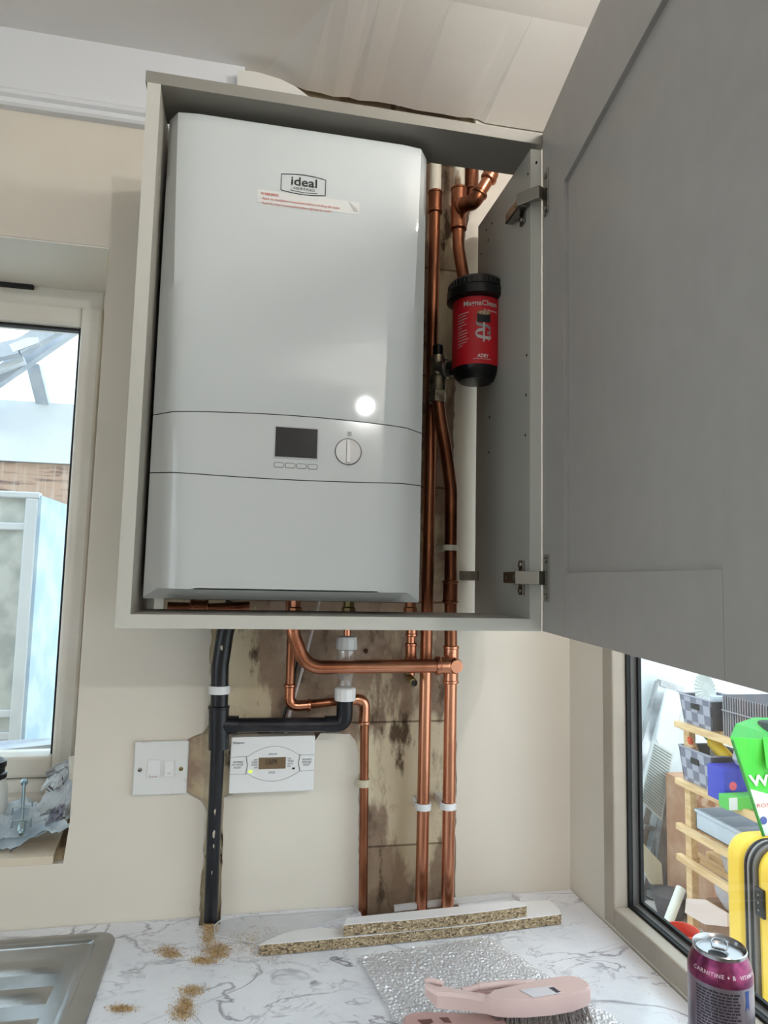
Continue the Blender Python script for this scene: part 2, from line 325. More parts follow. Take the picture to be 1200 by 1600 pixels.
# ceiling, broken away in a ragged strip above the cabinet
m = MB()
hx = [(.225, -.006), (.27, -.016), (.33, -.010), (.40, -.007), (.47, -.005), (.52, -.010), (.555, -.020), (.585, -.012), (.60, -.002)]
poly = [(WL-.1, WF-.1, CZ), (WR+WT, WF-.1, CZ), (WR+WT, 0, CZ), (.60, 0, CZ)]+[(x, y, CZ) for x, y in rag([(a, b) for a, b in hx][::-1], .002, .008, False)]+[(.22, 0, CZ), (WL-.1, 0, CZ)]
bm_ = MB(); bm_.prism(poly, (0, 0, .012)); bm_.box((WL-.1, WF-.1, CZ+.05), (WR+WT, BT, CZ+.1)); 
edge = [(aY(u, v, -.004).x, aY(u, v, -.004).z) for u, v in ((478, 141), (500, 145), (520, 151), (545, 152), (560, 157), (590, 159), (618, 164), (650, 172), (690, 178), (715, 183), (733, 184), (748, 187), (757, 192), (800, 199), (900, 214))]
edge = [(.16, CZ)]+edge
bm_.grid([[(x, -.004, z) for x, z in edge], [(x, -.012-.23*min(1, (x-.16)/.12), CZ+.0005) for x, z in edge]])
struct(bm_.build('ceiling', ceilp))
# cornice board and moulding on the back wall
m = MB(); m.box((WL, -.012, 1.382), (.125, 0, CZ)); o = struct(m.build('trim_1', trimw))
prof = [(0, 1.354), (-.014, 1.354), (-.018, 1.358), (-.018, 1.366), (-.024, 1.370), (-.026, 1.376), (-.020, 1.382), (-.012, 1.386), (0, 1.386)]
m = MB(); m.prism([(WL, y, z) for y, z in prof], (.125-WL, 0, 0)); struct(m.build('trim_2', trimw))

for yy in (-2.9, -1.98, -1.06): MB().box((WL-.06, yy, -.2), (WL-.01, yy+.06, 1.25)).build('window_frame', upvc, w3, bevel=.004)  # frame bars of the added fill window, here and below
for zz in (-.2, 1.19): MB().box((WL-.06, -2.9, zz), (WL-.01, -1.0, zz+.06)).build('window_frame', upvc, w3, bevel=.004)
# ---------------- window 1 (left, recessed in the back wall)
w1 = struct(bpy.data.objects.new('window_1', None)); C.objects.link(w1)
fy = .205
def frame_ring(m, x0, x1, z0, z1, wd, y0, y1, ch=.006):
    for (a, b) in (((x0, z0), (x0+wd, z1)), ((x1-wd, z0), (x1, z1)), ((x0+wd, z0), (x1-wd, z0+wd)), ((x0+wd, z1-wd), (x1-wd, z1))):
        m.box((a[0], y0, a[1]), (b[0], y1, b[1]))
a1 = aY(161, 487, fy)
m = MB(); frame_ring(m, ox0-.05, a1.x+.042, .132, oz1, .042, fy, fy+.06); m.build('window_frame', upvc, w1, bevel=.004)
sx1 = a1.x+.002; g1 = aY(125, 524, fy-.01)
m = MB(); frame_ring(m, ox0-.01, sx1, .178, oz1-.040, sx1-g1.x, fy-.012, fy+.05); sash = m.build('sash', upvc, w1, bevel=.006)
m = MB(); m.box((ox0, fy-.03, .112), (ox1+.004, fy+.02, .150)); m.build('cill', upvc, w1, bevel=.004)
m = MB(); frame_ring(m, ox0+.02, g1.x+.004, .206, oz1-.075, .010, fy+.004, fy+.02); m.build('gasket', rubber, w1)
m = MB(); m.box((ox0+.02, fy+.022, .20), (g1.x+.01, fy+.026, oz1-.07)); m.build('pane', glassm, w1)
m = MB(); q = aY(52, 447, fy-.006); m.box((q.x-.2, fy-.008, q.z-.006), (q.x, fy, q.z+.004)); m.build('vent_slot', rubber, w1)

# ---------------- window 2 (right wall)
w2 = struct(bpy.data.objects.new('window_2', None)); C.objects.link(w2)
yj = -.1516; zr = .038
def ringX(m, x0, x1, ya, yb, za, zb, wd):   # ring in the plane of the right wall
    m.box((x0, yb-wd, za), (x1, yb, zb)); m.box((x0, ya, za), (x1, ya+wd, zb)); m.box((x0, ya+wd, za), (x1, yb-wd, za+wd)); m.box((x0, ya+wd, zb-wd), (x1, yb-wd, zb))
m = MB(); ringX(m, .772, .798, qy0, qy1, qz0, qz1, .0266+.006); m.build('window_frame', upvc2, w2, bevel=.003)
m = MB(); ringX(m, .7975, .8045, qy0, qy1, qz0, qz1, .036); m.build('gasket', rubber, w2)
m = MB(); ringX(m, .804, .815, qy0, qy1, qz0, qz1, .037); m.build('glazing_bead', grey_bead, w2)
m = MB(); ringX(m, .8145, .820, qy0, qy1, qz0, qz1, .043); m.build('outer_gasket', rubber, w2)
m = MB(); m.box((.8195, qy0+.02, qz0+.02), (.8235, qy1-.02, qz1-.02)); m.build('pane', glassm, w2)

# ================================================================== WORKTOP AND SINK
n1a, n1b = aZ(311, 1443, 0), aZ(344, 1443, 0); n2a, n2b = aZ(562, 1421, 0), aZ(713, 1410, 0)
poly = [(-1.88, -.62, 0), (.772, -.62, 0), (.7745, -.001, 0), (n2b.x, -.001, 0), (n2b.x, -.040, 0), (n2a.x, -.040, 0), (n2a.x, -.001, 0), (n1b.x, -.001, 0), (n1b.x, -.031, 0), (n1a.x, -.031, 0), (n1a.x, -.001, 0), (-.20, -.001, 0), (-1.88, -.001, 0)]
m = MB(); m.prism(poly, (0, 0, -.038)); tag(m.build('worktop', marble, bevel=.0008), 'white marble-patterned laminate worktop below the boiler cabinet', 'worktop')

sk = thing('kitchen_sink', 'stainless steel inset sink with grooved drainer set into the worktop', 'sink')
def rrect(x0, x1, y0, y1, r, z, n=8):
    out = []
    for cx, cy, a0 in ((x1-r, y1-r, 0), (x0+r, y1-r, PI/2), (x0+r, y0+r, PI), (x1-r, y0+r, 3*PI/2)):
        for k in range(n+1): a = a0+PI/2*k/n; out.append((cx+r*math.cos(a), cy+r*math.sin(a), z))
    return out
m = MB(); rings = []
sx, sy = -.0085, -.034
for ins, z, r in ((0, .0005, .028), (.0015, .004, .027), (.004, .0048, .026), (.020, .0048, .018), (.0225, .0065, .016), (.026, .0065, .014), (.029, .0035, .012), (.034, .002, .010)):
    rings.append([m.bm.verts.new(p) for p in rrect(-.98+ins, sx-ins, -.52+ins, sy-ins, r, z)])
for i in range(len(rings)-1):
    n = len(rings[0])
    for k in range(n): m.bm.faces.new((rings[i][k], rings[i][(k+1) % n], rings[i+1][(k+1) % n], rings[i+1][k]))
m.bm.faces.new(rings[-1])
m.build('rim', steel, sk, smooth=True)
m = MB()
for yy in (-.118, -.19, -.26, -.33):
    rows = [[(x, yy+.010*k, .0021+.0026*math.cos(k*PI/4)*(1 if abs(k) < 2 else 0)) for k in (-2, -1, 0, 1, 2)] for x in (-.55, -.075, -.068)]
    rows[-1] = [(x, y, .0021) for x, y, z in rows[-1]]; m.grid(rows)
m.build('drainer_rib', steel, sk, smooth=True)

# ================================================================== WALL CABINET
D = -.275; CW = .592; Z0, Z1 = .490, 1.265; TP = .018
cab = thing('wall_cabinet', 'open grey wall cabinet boxed around the boiler, door swung wide', 'cabinet')
m = MB(); m.box((0, D+.001, Z0), (TP, -.03, Z1-TP)); m.build('side_panel', carc, cab)
m = MB(); m.box((CW-TP, D+.001, Z0), (CW, -.03, Z1-TP-.010)); sp = m.build('side_panel', carc, cab)
m = MB(); m.box((0, D-.0005, Z0), (TP, D+.001, Z1-TP)); m.box((CW-TP, D-.0005, Z0+TP), (CW, D+.001, Z1-TP-.01)); m.box((TP, D-.0005, Z0), (CW, D+.001, Z0+TP)); m.build('edging', edging, cab)
m = MB(); m.box((TP, D+.001, Z0), (CW-TP, -.125, Z0+TP)); m.build('bottom_panel', carc, cab)
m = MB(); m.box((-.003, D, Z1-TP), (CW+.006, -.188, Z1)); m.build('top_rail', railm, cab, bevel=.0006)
for u, v in ((838, 254), (825, 272), (769, 349), (760, 359), (763, 375), (752, 397), (823, 555), (822, 617), (821, 680), (765, 652), (764, 707)):
    p = aX(u, v, CW-TP); m = MB(); m.lathe((CW-TP, p.y, p.z), [(.0022, .001), (.0022, -.0006)], 12, 'X'); m.build('peg_hole', rubber, sp)
br = MB(); br.box((.553, -.006, .562), (CW-TP, -.0035, .579)); br.box((CW-TP-.002, -.05, .562), (CW-TP, -.0035, .579)); br.lathe((.562, -.006, .5705), [(.004, 0), (.0035, -.002)], 14, 'Y'); br.build('corner_bracket', chrome, cab)
# door, open towards the viewer
hp = Vector((.5925, D-.002, 0)); dd = Vector((-.1507, -.9886, 0)).normalized(); nn = Vector((-.9886, .1507, 0))   # nn: towards the room (left)
DWd, DT = .596, .020
door = bpy.data.objects.new('door', None); C.objects.link(door); door.parent = cab; door['label'] = 'shaker door leaf swung open, inner side facing the boiler'
def dp(s, z, d=0): return hp+dd*s+Z*z+nn*d
def dbox(m, s0, s1, z0, z1, d0, d1):
    m.hexa([dp(s0, z0, d0), dp(s1, z0, d0), dp(s1, z0, d1), dp(s0, z0, d1), dp(s0, z1, d0), dp(s1, z1, d0), dp(s1, z1, d1), dp(s0, z1, d1)])
sa, sb, za, zb = .1065, .489, .5745, 1.121
for nm, a in (('stile', (0, sa, Z0, Z1)), ('stile', (sb+.0006, DWd, Z0, Z1)), ('rail', (sa, sb, Z0, za)), ('rail', (sa, sb, zb, Z1))):
    m = MB(); dbox(m, *a, -DT, 0); m.build(nm, doorm, door, bevel=.0007)
m = MB(); dbox(m, sa-.001, sb+.001, za-.001, zb+.001, -DT+.004, -.0065); m.build('panel', doorm, door)
def hinge(z, bigarm):
    h = bpy.data.objects.new('hinge', None); C.objects.link(h); h.parent = cab; h['label'] = 'nickel concealed hinge'
    m = MB(); dbox(m, .014, .036, z-.034, z+.034, 0, .0022)
    m.tube([dp(.025, z-.026, .002), dp(.025, z-.026, .0045)], .004, 12); m.tube([dp(.025, z+.026, .002), dp(.025, z+.026, .0045)], .004, 12)
    m.build('cup_plate', chrome, h, bevel=.0008)
    m = MB(); m.hexa([(CW-TP-.014, D-.004, z-.010), dp(.020, z-.010, .002), dp(.028, z-.010, .013), (CW-TP-.022, D+.004, z-.010), (CW-TP-.014, D-.004, z+.010), dp(.020, z+.010, .002), dp(.028, z+.010, .013), (CW-TP-.022, D+.004, z+.010)])
    m.build('link', chrome, h, bevel=.001)
    m = MB(); m.box((CW-TP-.018, D+.002, z-.009), (CW-TP-.004, D+.062, z+.009)); m.build('arm', chrome, h, bevel=.002)
    m = MB(); m.box((CW-TP-.004, D+.018, z-.026), (CW-TP, D+.034, z+.026)); m.lathe((CW-TP-.004, D+.026, z+.019), [(.005, 0), (.004, -.003)], 14, 'X'); m.lathe((CW-TP-.004, D+.026, z-.019), [(.005, 0), (.004, -.003)], 14, 'X')
    m.lathe((CW-TP-.018, D+.020, z), [(.004, 0), (.003, -.001)], 12, 'X'); m.lathe((CW-TP-.018, D+.05, z), [(.004, 0), (.003, -.001)], 12, 'X')
    m.build('mounting_plate', chrome, h, bevel=.0015)
hinge(.5675, 0); hinge(1.152, 1)

# ================================================================== BOILER
bo = thing('boiler', 'white wall-hung gas boiler with display and dial inside the open cabinet', 'boiler')
bx0, bx1, bz0, bz1 = .0255, .4195, .527, 1.2315; yo, yc = -.222, -.2475
m = MB(); m.box((bx0+.004, -.216, bz0+.006), (bx1-.004, -.004, bz1-.002), .004); m.build('chassis', mat('grey_boiler_back', (120, 124, 124), .5), bo)
def mg(z):       # width of the sloped side margin
    t = (bz1-z)/(bz1-bz0); return .014+.029*t*t*.5+.029*t*.5
def bfront(zlo, zhi, name, nz, mt, top=False, bot=False):
    m = MB(); rows = []
    for i in range(nz+1):
        t = i/nz; row = []
        for j, (kind, q) in enumerate([('o', 0), ('m', .5)]+[('c', k/24) for k in range(25)]+[('m', -.5), ('o', 1)]):
            def xx(z):
                g = mg(z)
                if kind == 'o': return (bx0 if q == 0 else bx1), yo
                if kind == 'm': return (bx0+g*.5 if q > 0 else bx1-g*.5), yo+(yc+.0035-yo)*.5
                x = bx0+g+(bx1-bx0-2*g)*q; return x, yc+.0035-.0035*min(1, min(q, 1-q)*14)
            zm = (zlo(.0)+zhi(.0))/2
            X_, Y_ = xx(zlo(.5)*(1-t)+zhi(.5)*t)
            s = (X_-bx0)/(bx1-bx0); z = zlo(s)*(1-t)+zhi(s)*t
            row.append((X_, Y_, z))
        rows.append(row)
    if bot:
        lip = []
        for (x, y, z) in rows[0]:
            s = (x-bx0)/(bx1-bx0); lip.append((bx0+(x-bx0), -.219, bz0))
        nr = [(x, y, z+.016 if bx0+.02 < x < bx1-.02 else z+.002) for x, y, z in rows[0]]
        lip2 = [(x, -.20, bz0+.002) for x, y, z in lip]
        rows = [lip2, lip, nr]+rows[1:]
    if top:
        t1 = [(x, y+.003, z+.0012) for x, y, z in rows[-1]]; t2 = [(x, -.20, bz1) for x, y, z in rows[-1]]
        rows[-1] = [(x, y, z-.003) for x, y, z in rows[-1]]; rows += [t1, t2]
    # side returns
    rows = [[(r[0][0]+.001, -.195, r[0][2])]+r+[(r[-1][0]-.001, -.195, r[-1][2])] for r in rows]
    m.grid(rows)
    return m.build(name, mt, bo, smooth=True)
g = .0007
up_s = lambda s: .7855+.0075*math.sin(PI*min(1, max(0, s)))-.001*s
lo_s = lambda s: .7025-.0040*math.sin(PI*min(1, max(0, s)))+.001*s
bfront(lambda s: up_s(s)+g, lambda s: bz1, 'casing', 30, white_case, top=True)
bfront(lambda s: lo_s(s)+g, lambda s: up_s(s)-g, 'control_panel', 6, panelw)
bfront(lambda s: bz0, lambda s: lo_s(s)-g, 'lower_panel', 12, panelw, bot=True)
m = MB(); m.box((bx0+.01, -.243, .70), (bx1-.01, -.20, .79)); 
m.bm.free()
m = MB()
for f, nn_ in ((up_s, 0), (lo_s, 1)):
    pts = []
    for k in range(31):
        s = k/30; x = bx0+.001+(bx1-bx0-.002)*s; z = f(s); gg = mg(z); dx = min(x-bx0, bx1-x); yy = yo+(yc+.0035-yo)*min(1, dx/gg)-(.0035*min(1, max(0, dx-gg)/((bx1-bx0-2*gg)/14)))
        pts.append((x, yy, z))
    m.grid([[(x, y+.0006, z-.0008) for x, y, z in pts], [(x, y+.0006, z+.0008) for x, y, z in pts]])
m.build('seam', ink, bo)
# raised side bead of the casing
def onb(u, v, d=0): return aY(u, v, yc-d)
def bquad(m, x0, x1, z0, z1, d0=0, d1=.001): m.box((x0, yc-d1, z0), (x1, yc-d0, z1))
p0, p1 = onb(431, 667), onb(495, 717)
m = MB(); bquad(m, p0.x-.002, p1.x+.002, p1.z-.002, p0.z+.002, -.001, .0012); m.build('display_bezel', mat('pale_bezel', (186, 188, 188), .3), bo, bevel=.0004)
m = MB(); bquad(m, p0.x, p1.x, p1.z, p0.z, 0, .0016); m.build('display', screen, bo)
def rline(m, cx, cz, w_, h_, r, t_, y):
    pts = [(cx+a, y, cz+b) for a, b, _ in rrect(-w_/2, w_/2, -h_/2, h_/2, r, 0, 5)]; m.tube(pts+[pts[0]], t_, 6, cap=False)
for u, v in ((435.5, 726.5), (453.5, 727.5), (471, 728.5), (488.5, 729.5)):
    p = onb(u, v); b = MB(); pts = [(p.x+a, yc+.0005, p.z+c) for a, c, _ in rrect(-.0065, .0065, -.003, .003, .0018, 0, 5)]; b.prism(pts, (0, -.0012, 0)); bb = b.build('button', panelw, bo)
    r = MB(); rline(r, p.x, p.z, .0135, .0065, .002, .00045, yc-.0002); r.build('button_outline', ink, bb)
p = onb(544, 706)
m = MB(); m.lathe((p.x, yc+.002, p.z), [(.0185, 0), (.0185, -.004), (.0172, -.0048), (.001, -.0048)], 48, 'Y'); dial = m.build('dial', whitep, bo, smooth=True)
m = MB(); ring = [(p.x+.019*math.cos(a), yc-.0006, p.z+.019*math.sin(a)) for a in [2*PI*k/48 for k in range(49)]]; m.tube(ring, .0006, 6, cap=False); m.build('dial_outline', ink, dial)
m = MB(); m.box((p.x-.0028, yc-.0055-.001, p.z-.0165), (p.x+.0028, yc-.002, p.z+.0165), .001); m.build('dial_grip', whitep, dial)
m = MB(); m.box((p.x-.0032, yc-.0031, p.z-.0165), (p.x-.0026, yc-.0029, p.z+.0165)); m.build('dial_mark', ink, dial)
p = onb(546, 678); m = MB(); bquad(m, p.x-.003, p.x+.003, p.z-.003, p.z+.003, 0, .0008); m.build('indicator', mat('grey_lens', (130, 138, 138), .3), bo)
# badge
a, b_, c_, d_ = onb(440, 271), onb(509, 281), onb(508, 305), onb(440, 297)
lx0, lx1, lz0, lz1 = a.x, b_.x, d_.z, a.z-.001; cz_ = (lz0+lz1)/2
pts = []
for k in range(13): s = k/12; pts.append((lx0+(lx1-lx0)*s, yc-.0006, lz1+.003*math.sin(PI*s)))
for k in range(13): s = k/12; pts.append((lx1-(lx1-lx0)*s, yc-.0006, lz0-.003*math.sin(PI*s)))
m = MB(); m.tube(pts+[pts[0]], .0005, 6, cap=False); bd = m.build('badge', ink, bo)
text('ideal', .0385, (lx0+.0145, yc-.0004, cz_-.0025), X, Z, ink, bd, height=.0135, bold=.012)
text('HEATING', .031, (lx0+.0185, yc-.0004, cz_-.0085), X, Z, ink, bd, height=.0036)
m = MB(); m.tube([(lx0+.014+.040*k/8, yc-.0006, cz_-.0105-.0015*math.sin(PI*k/8)) for k in range(9)], .0003, 6); m.build('underline', ink, bd)
s0, s1 = onb(402, 297), onb(561, 337)
m = MB(); bquad(m, s0.x, s1.x, s1.z+.001, s0.z+.0015, 0, .0004); st = m.build('warning_sticker', mat('white_sticker', (212, 214, 212), .35), bo)
zt = s0.z
text('WARNING', .026, (s0.x+.005, yc-.0006, zt-.0065), X, Z, redink, st, height=.0042, bold=.01)
text('- Read the Installation Instructions before installing the boiler', .118, (s0.x+.005, yc-.0006, zt-.0145), X, Z, redink, st, height=.0046)
text("- Read the User's Instructions before lighting the boiler", .105, (s0.x+.005, yc-.0006, zt-.0215), X, Z, redink, st, height=.0046)
m = MB(); m.prism([(s1.x-.017, yc-.0007, s1.z+.020), (s1.x-.008, yc-.0007, s1.z+.005), (s1.x-.001, yc-.0007, s1.z+.005), (s1.x-.004, yc-.0007, s1.z+.010)], (0, -.0001, 0)); m.build('turned_corner', mat('grey_leaf', (176, 178, 176), .5), st)

# ================================================================== PIPEWORK
def rim_(m, c, ax, r, w=.004):
    c = Vector(c); ax = Vector(ax).normalized(); m.tube([c-ax*w, c-ax*w*.5, c+ax*w*.5, c+ax*w], [r*.94, r*1.06, r*1.06, r*.94], 20)
def fitting(m, a, b, r):   # straight coupling between a and b
    a, b = Vector(a), Vector(b); ax = (b-a).normalized(); m.tube([a, b], r, 20); rim_(m, a, ax, r*1.03, .003); rim_(m, b, ax, r*1.03, .003)
# straight pipe behind the boiler's right edge
PA = thing('copper_pipe', 'long straight copper pipe rising past the boiler, left of the two thick risers', 'pipe')
yA = -.029
pa = lambda z: (.4832+.0049*(z/1.29), yA, z)
MB().tube([pa(.40), pa(-.06)], .0108, 24).build('lower_pipe', copper, PA, smooth=True)
MB().tube([pa(1.26), pa(.40)], .0108, 24).build('pipe', copper_d, PA, smooth=True)
m = MB(); fitting(m, pa(1.255), pa(1.293), .0130); m.build('coupling', copper_d, PA, smooth=True)
MB().tube([pa(1.295), pa(1.425)], .0108, 24).build('painted_pipe', painted, PA, smooth=True, label='pipe end daubed with white paint')
# second riser
PB = thing('copper_pipe', 'copper riser with tees and a bend, right of the two thick risers', 'pipe')
yB = -.040
MB().tube([(.5278, yB, .41), (.5264, yB, -.06)], .0112, 24).build('lower_pipe', copper, PB, smooth=True)
MB().tube([aY(683, 614, -.064), aY(688, 655, -.064), aY(697, 705, -.058), aY(705, 765, -.047), (.5247, yB, .569), (.527, yB, .44)], .0112, 24, fillet=.10).build('bent_pipe', copper_d, PB, smooth=True)
m = MB(); fitting(m, (.5245, yB, .523), (.5248, yB, .558), .0134); m.build('coupling', copper_d, PB, smooth=True)
m = MB(); fitting(m, (.5275, yB, .383), (.5275, yB, .443), .0134); te = m.build('tee', copper, PB, smooth=True)
# top end of that riser: painted pipe, tee, side branch, bend into the filter
PC = thing('copper_pipe', 'copper tee and bend dropping from the ceiling into the top of the filter', 'pipe')
MB().tube([(.5314, yB, 1.30), (.5314, yB, 1.425)], .0108, 24).build('painted_pipe', painted, PC, smooth=True, label='pipe end daubed with white paint')
m = MB(); fitting(m, (.5314, yB, 1.222), (.5314, yB, 1.300), .0145); m.build('tee', copper_d, PC, smooth=True)
e1 = aY(722, 322, -.055); e2 = aY(741, 316, -.085); e3 = aY(768, 272, -.095)
m = MB(); m.tube([(.5314, yB, 1.266), e1, e2, e2.lerp(e3, .35)], .0135, 20, fillet=.012); rim_(m, e2.lerp(e3, .30), e3-e2, .0145); rim_(m, e1, e2-e1, .0150); m.build('elbow', copper_d, PC, smooth=True)
MB().tube([e2, e3], .0112, 20).build('branch_pipe', copper, PC, smooth=True)
m = MB(); m.tube([e2.lerp(e3, .85), e3, e3+Vector((.004, .02, .03))], .0135, 20, fillet=.012); rim_(m, e2.lerp(e3, .84), e3-e2, .0145); m.build('end_elbow', copper, PC, smooth=True)
m = MB(); q = aY(737, 300, -.03); m.tube([(q.x, -.03, q.z-.01), (q.x, -.03, 1.42)], .0108, 20); fitting(m, (q.x, -.03, q.z+.005), (q.x, -.03, q.z+.05), .013); m.build('rear_pipe', copper_d, PC, smooth=True)
MB().tube([(.5314, yB, 1.23), (.532, yB, 1.185), aY(722, 420, -.052), aY(727, 450, -.058)], .0112, 24, fillet=.06).build('bent_pipe', copper_d, PC, smooth=True)
# filter
FX = thing('magnetic_filter', 'black capped magnetic filter canister with a red label, beside the boiler', 'filter')
fc = aY(745, 500, -.105); fx, fyy = fc.x, -.105
cr = .0425; capr = .0535
zt_, zb_ = aY(745, 428, fyy-.04).z, aY(745, 590, fyy-.03).z
zl1, zl0 = aY(745, 461, fyy-cr).z, aY(745, 567, fyy-cr).z
MB().lathe((fx, fyy, 0), [(.02, zb_), (.030, zb_+.001), (cr-.004, zb_+.010), (cr, zb_+.022), (cr, zt_-.02), (cr-.01, zt_-.01)], 56).build('canister', dark, FX, smooth=True)
m = MB(); zc = aY(745, 467, fyy-capr).z+.013
m.lathe((fx, fyy, 0), [(capr-.006, zc), (capr, zc+.003), (capr, zc+.018), (capr-.003, zc+.021), (capr-.003, zt_-.006), (capr-.008, zt_), (.01, zt_)], 60)
for k in range(40):
    a = 2*PI*k/40; c = Vector((fx+math.cos(a)*(capr-.003), fyy+math.sin(a)*(capr-.003), 0)); m.tube([c+Z*(zc+.022), c+Z*(zt_-.007)], .0014, 6)
m.build('screw_cap', dark, FX, smooth=True)
redl = mat('red_label', (198, 26, 40), .4)
rows = []
for z in (zl0, zl1): rows.append([(fx+(cr+.0006)*math.cos(a), fyy+(cr+.0006)*math.sin(a), z) for a in [math.radians(180+k*10-20) for k in range(26)]])
MB().grid(rows).build('label', redl, FX, smooth=True)
lab = [c for c in FX.children if c.name.startswith('label')][0]
silver = mat('silver_print', (196, 192, 190), .5)
view = math.atan2(CAM.y-fyy, CAM.x-fx)    # direction towards the room, in the plan
def wrapc(a0, z0, cx, cy, rr_):
    def f(a, b):
        an = view+a0/rr_+a/rr_; return Vector((cx+rr_*math.cos(an), cy+rr_*math.sin(an), z0+b))
    return f
LR = cr+.0010; LH = zl1-zl0
text('MagnaClean', .062, None, X, Z, silver, lab, height=.0125, wrap=wrapc(-.024, zl1-.020, fx, fyy, LR), bold=.02)
text('Professional', .026, None, X, Z, whitep, lab, height=.004, wrap=wrapc(.012, zl1-.027, fx, fyy, LR))
for k in range(12):
    m = MB(); wd = (.022, .017, .019, .014, .018, .009, .019, .021, .018, .022, .019, .011)[k]; zz = zl1-.031-k*.0052
    rows = [[wrapc(-.036, zz+j, fx, fyy, LR)(wd*i/6, .0012*i/6*2) for i in range(7)] for j in (0, .0013)]; m.grid(rows); m.build('print_line', silver, lab)
text('ADEY', .020, None, X, Z, whitep, lab, height=.0062, wrap=wrapc(.0015, zl0+.0105, fx, fyy, LR), bold=.02)
m = MB(); m.grid([[wrapc(-.006, zl0+.0075+j, fx, fyy, LR)(.032*i/6, 0) for i in range(7)] for j in (0, .0007)]); m.build('print_line', whitep, lab)
# picture on the label: magnet cartridge with a coiled arrow
grl = mat('grey_print', (150, 148, 146), .5); blk = mat('black_print', (28, 28, 32), .5); brn = mat('bronze_print', (160, 120, 70), .5)
def patch(pts, mt, nm='print_mark', lift=0):
    m = MB(); f = wrapc(0, 0, fx, fyy, LR+lift); m.bm.faces.new([m.bm.verts.new(f(a, z)) for a, z in pts]); return m.build(nm, mt, lab)
cx_ = .0125; zc_ = zl1-.038


patch([(cx_+.004*math.cos(k*PI/4), zc_+.0085+.0016*math.sin(k*PI/4)) for k in range(8)], silver, lift=.0002)
patch([(cx_-.0016, zc_-.043), (cx_+.0016, zc_-.043), (cx_+.0016, zc_-.008), (cx_-.0016, zc_-.008)], silver, lift=.0001)
def ribbon(pts, wdt, mt):
    m = MB(); f = wrapc(0, 0, fx, fyy, LR+.0002); m.grid([[f(a, z) for a, z in pts], [f(a, z+wdt) for a, z in pts]]); m.build('print_ribbon', mt, lab)
ribbon([(cx_-.012+.003*k, zc_-.009) for k in range(9)], .017, blk)
def disc(r, h, zz, mt, lift):
    m = MB(); f = wrapc(0, 0, fx, fyy, LR+lift); m.grid([[f(cx_+r*q/8, zz+s_*h*math.sqrt(max(0, 1-(q/8)**2))) for q in range(-8, 9)] for s_ in (-1, 1)]); m.build('print_disc', mt, lab)
disc(.0125, .0040, zc_+.008, brn, .0004); disc(.0085, .0026, zc_+.008, silver, .0005); disc(.0065, .0020, zc_+.008, brn, .0006); disc(.003, .0012, zc_+.0085, silver, .0007)
ribbon([(cx_-.013, zc_-.006), (cx_-.0135, zc_-.013), (cx_-.008, zc_-.0165), (cx_+.006, zc_-.0175), (cx_+.012, zc_-.022)], .0055, grl)
ribbon([(cx_+.012, zc_-.022), (cx_+.0125, zc_-.028), (cx_+.006, zc_-.030)], .005, grl)
ribbon([(cx_+.002, zc_-.0235), (cx_-.010, zc_-.026), (cx_-.0145, zc_-.031), (cx_-.011, zc_-.036), (cx_, zc_-.0385), (cx_+.009, zc_-.0385)], .0055, silver)
patch([(cx_+.008, zc_-.042), (cx_+.014, zc_-.0355), (cx_+.0105, zc_-.029)], silver, lift=.0003)
# valve between filter and riser
V = thing('isolating_valve', 'plated valve with a black knob under the left side of the filter', 'valve')
v0 = aY(684, 575, -.064)
m = MB(); m.lathe((v0.x, -.064, 0), [(.012, v0.z-.045), (.0155, v0.z-.040), (.0155, v0.z-.018), (.013, v0.z-.015), (.014, v0.z+.012), (.012, v0.z+.022)], 28); m.build('body', nickb, V, smooth=True)
m = MB(); m.tube([(v0.x, -.064, v0.z), (v0.x+.022, -.080, v0.z-.004)], .0155, 24); rim_(m, (v0.x+.012, -.073, v0.z-.002), (.022, -.02, 0), .018); m.build('union_ring', chrome, V, smooth=True)
m = MB(); m.tube([(v0.x+.016, -.078, v0.z-.003), (v0.x+.036, -.092, v0.z-.004)], .014, 20); m.build('filter_inlet', dark, V, smooth=True)
m = MB(); m.lathe((v0.x, -.064, 0), [(.006, v0.z+.02), (.010, v0.z+.026), (.010, v0.z+.040), (.007, v0.z+.043)], 10); m.build('knob', dark, V, smooth=True)
m = MB(); m.lathe((v0.x, -.064, 0), [(.014, v0.z-.062), (.0165, v0.z-.064), (.0165, v0.z-.046), (.014, v0.z-.042)], 6); m.build('nut', nickb, V)

# horizontal gas pipe
PG = thing('copper_pipe', 'thick copper pipe curving out from under the boiler and running level to the right riser', 'pipe')
yG = -.082
pts = [aY(457, 935, yG+.004), aY(458, 990, yG), aY(470, 1012, yG), aY(490, 1030, yG), aY(515, 1040, yG), aY(545, 1042, yG), aY(700, 1040, yG)]
MB().tube([pts[0], pts[1], aY(478, 1043, yG), pts[-1]], .0114, 24, fillet=[.05, .075], nf=14).build('pipe', copper, PG, smooth=True)
ge = aY(710, 1040, yG)
m = MB(); m.tube([aY(683, 1040, yG), ge, (ge.x, yB, ge.z)], .0137, 22, fillet=.015); rim_(m, aY(684, 1040, yG), X, .0148, .004); m.build('elbow', copper, PG, smooth=True)
m = MB(); m.tube([(ge.x, yG-.004, ge.z), (ge.x, yG-.0145, ge.z)], [.0137, .0105], 22); m.build('elbow_cap', copper, PG, smooth=True)
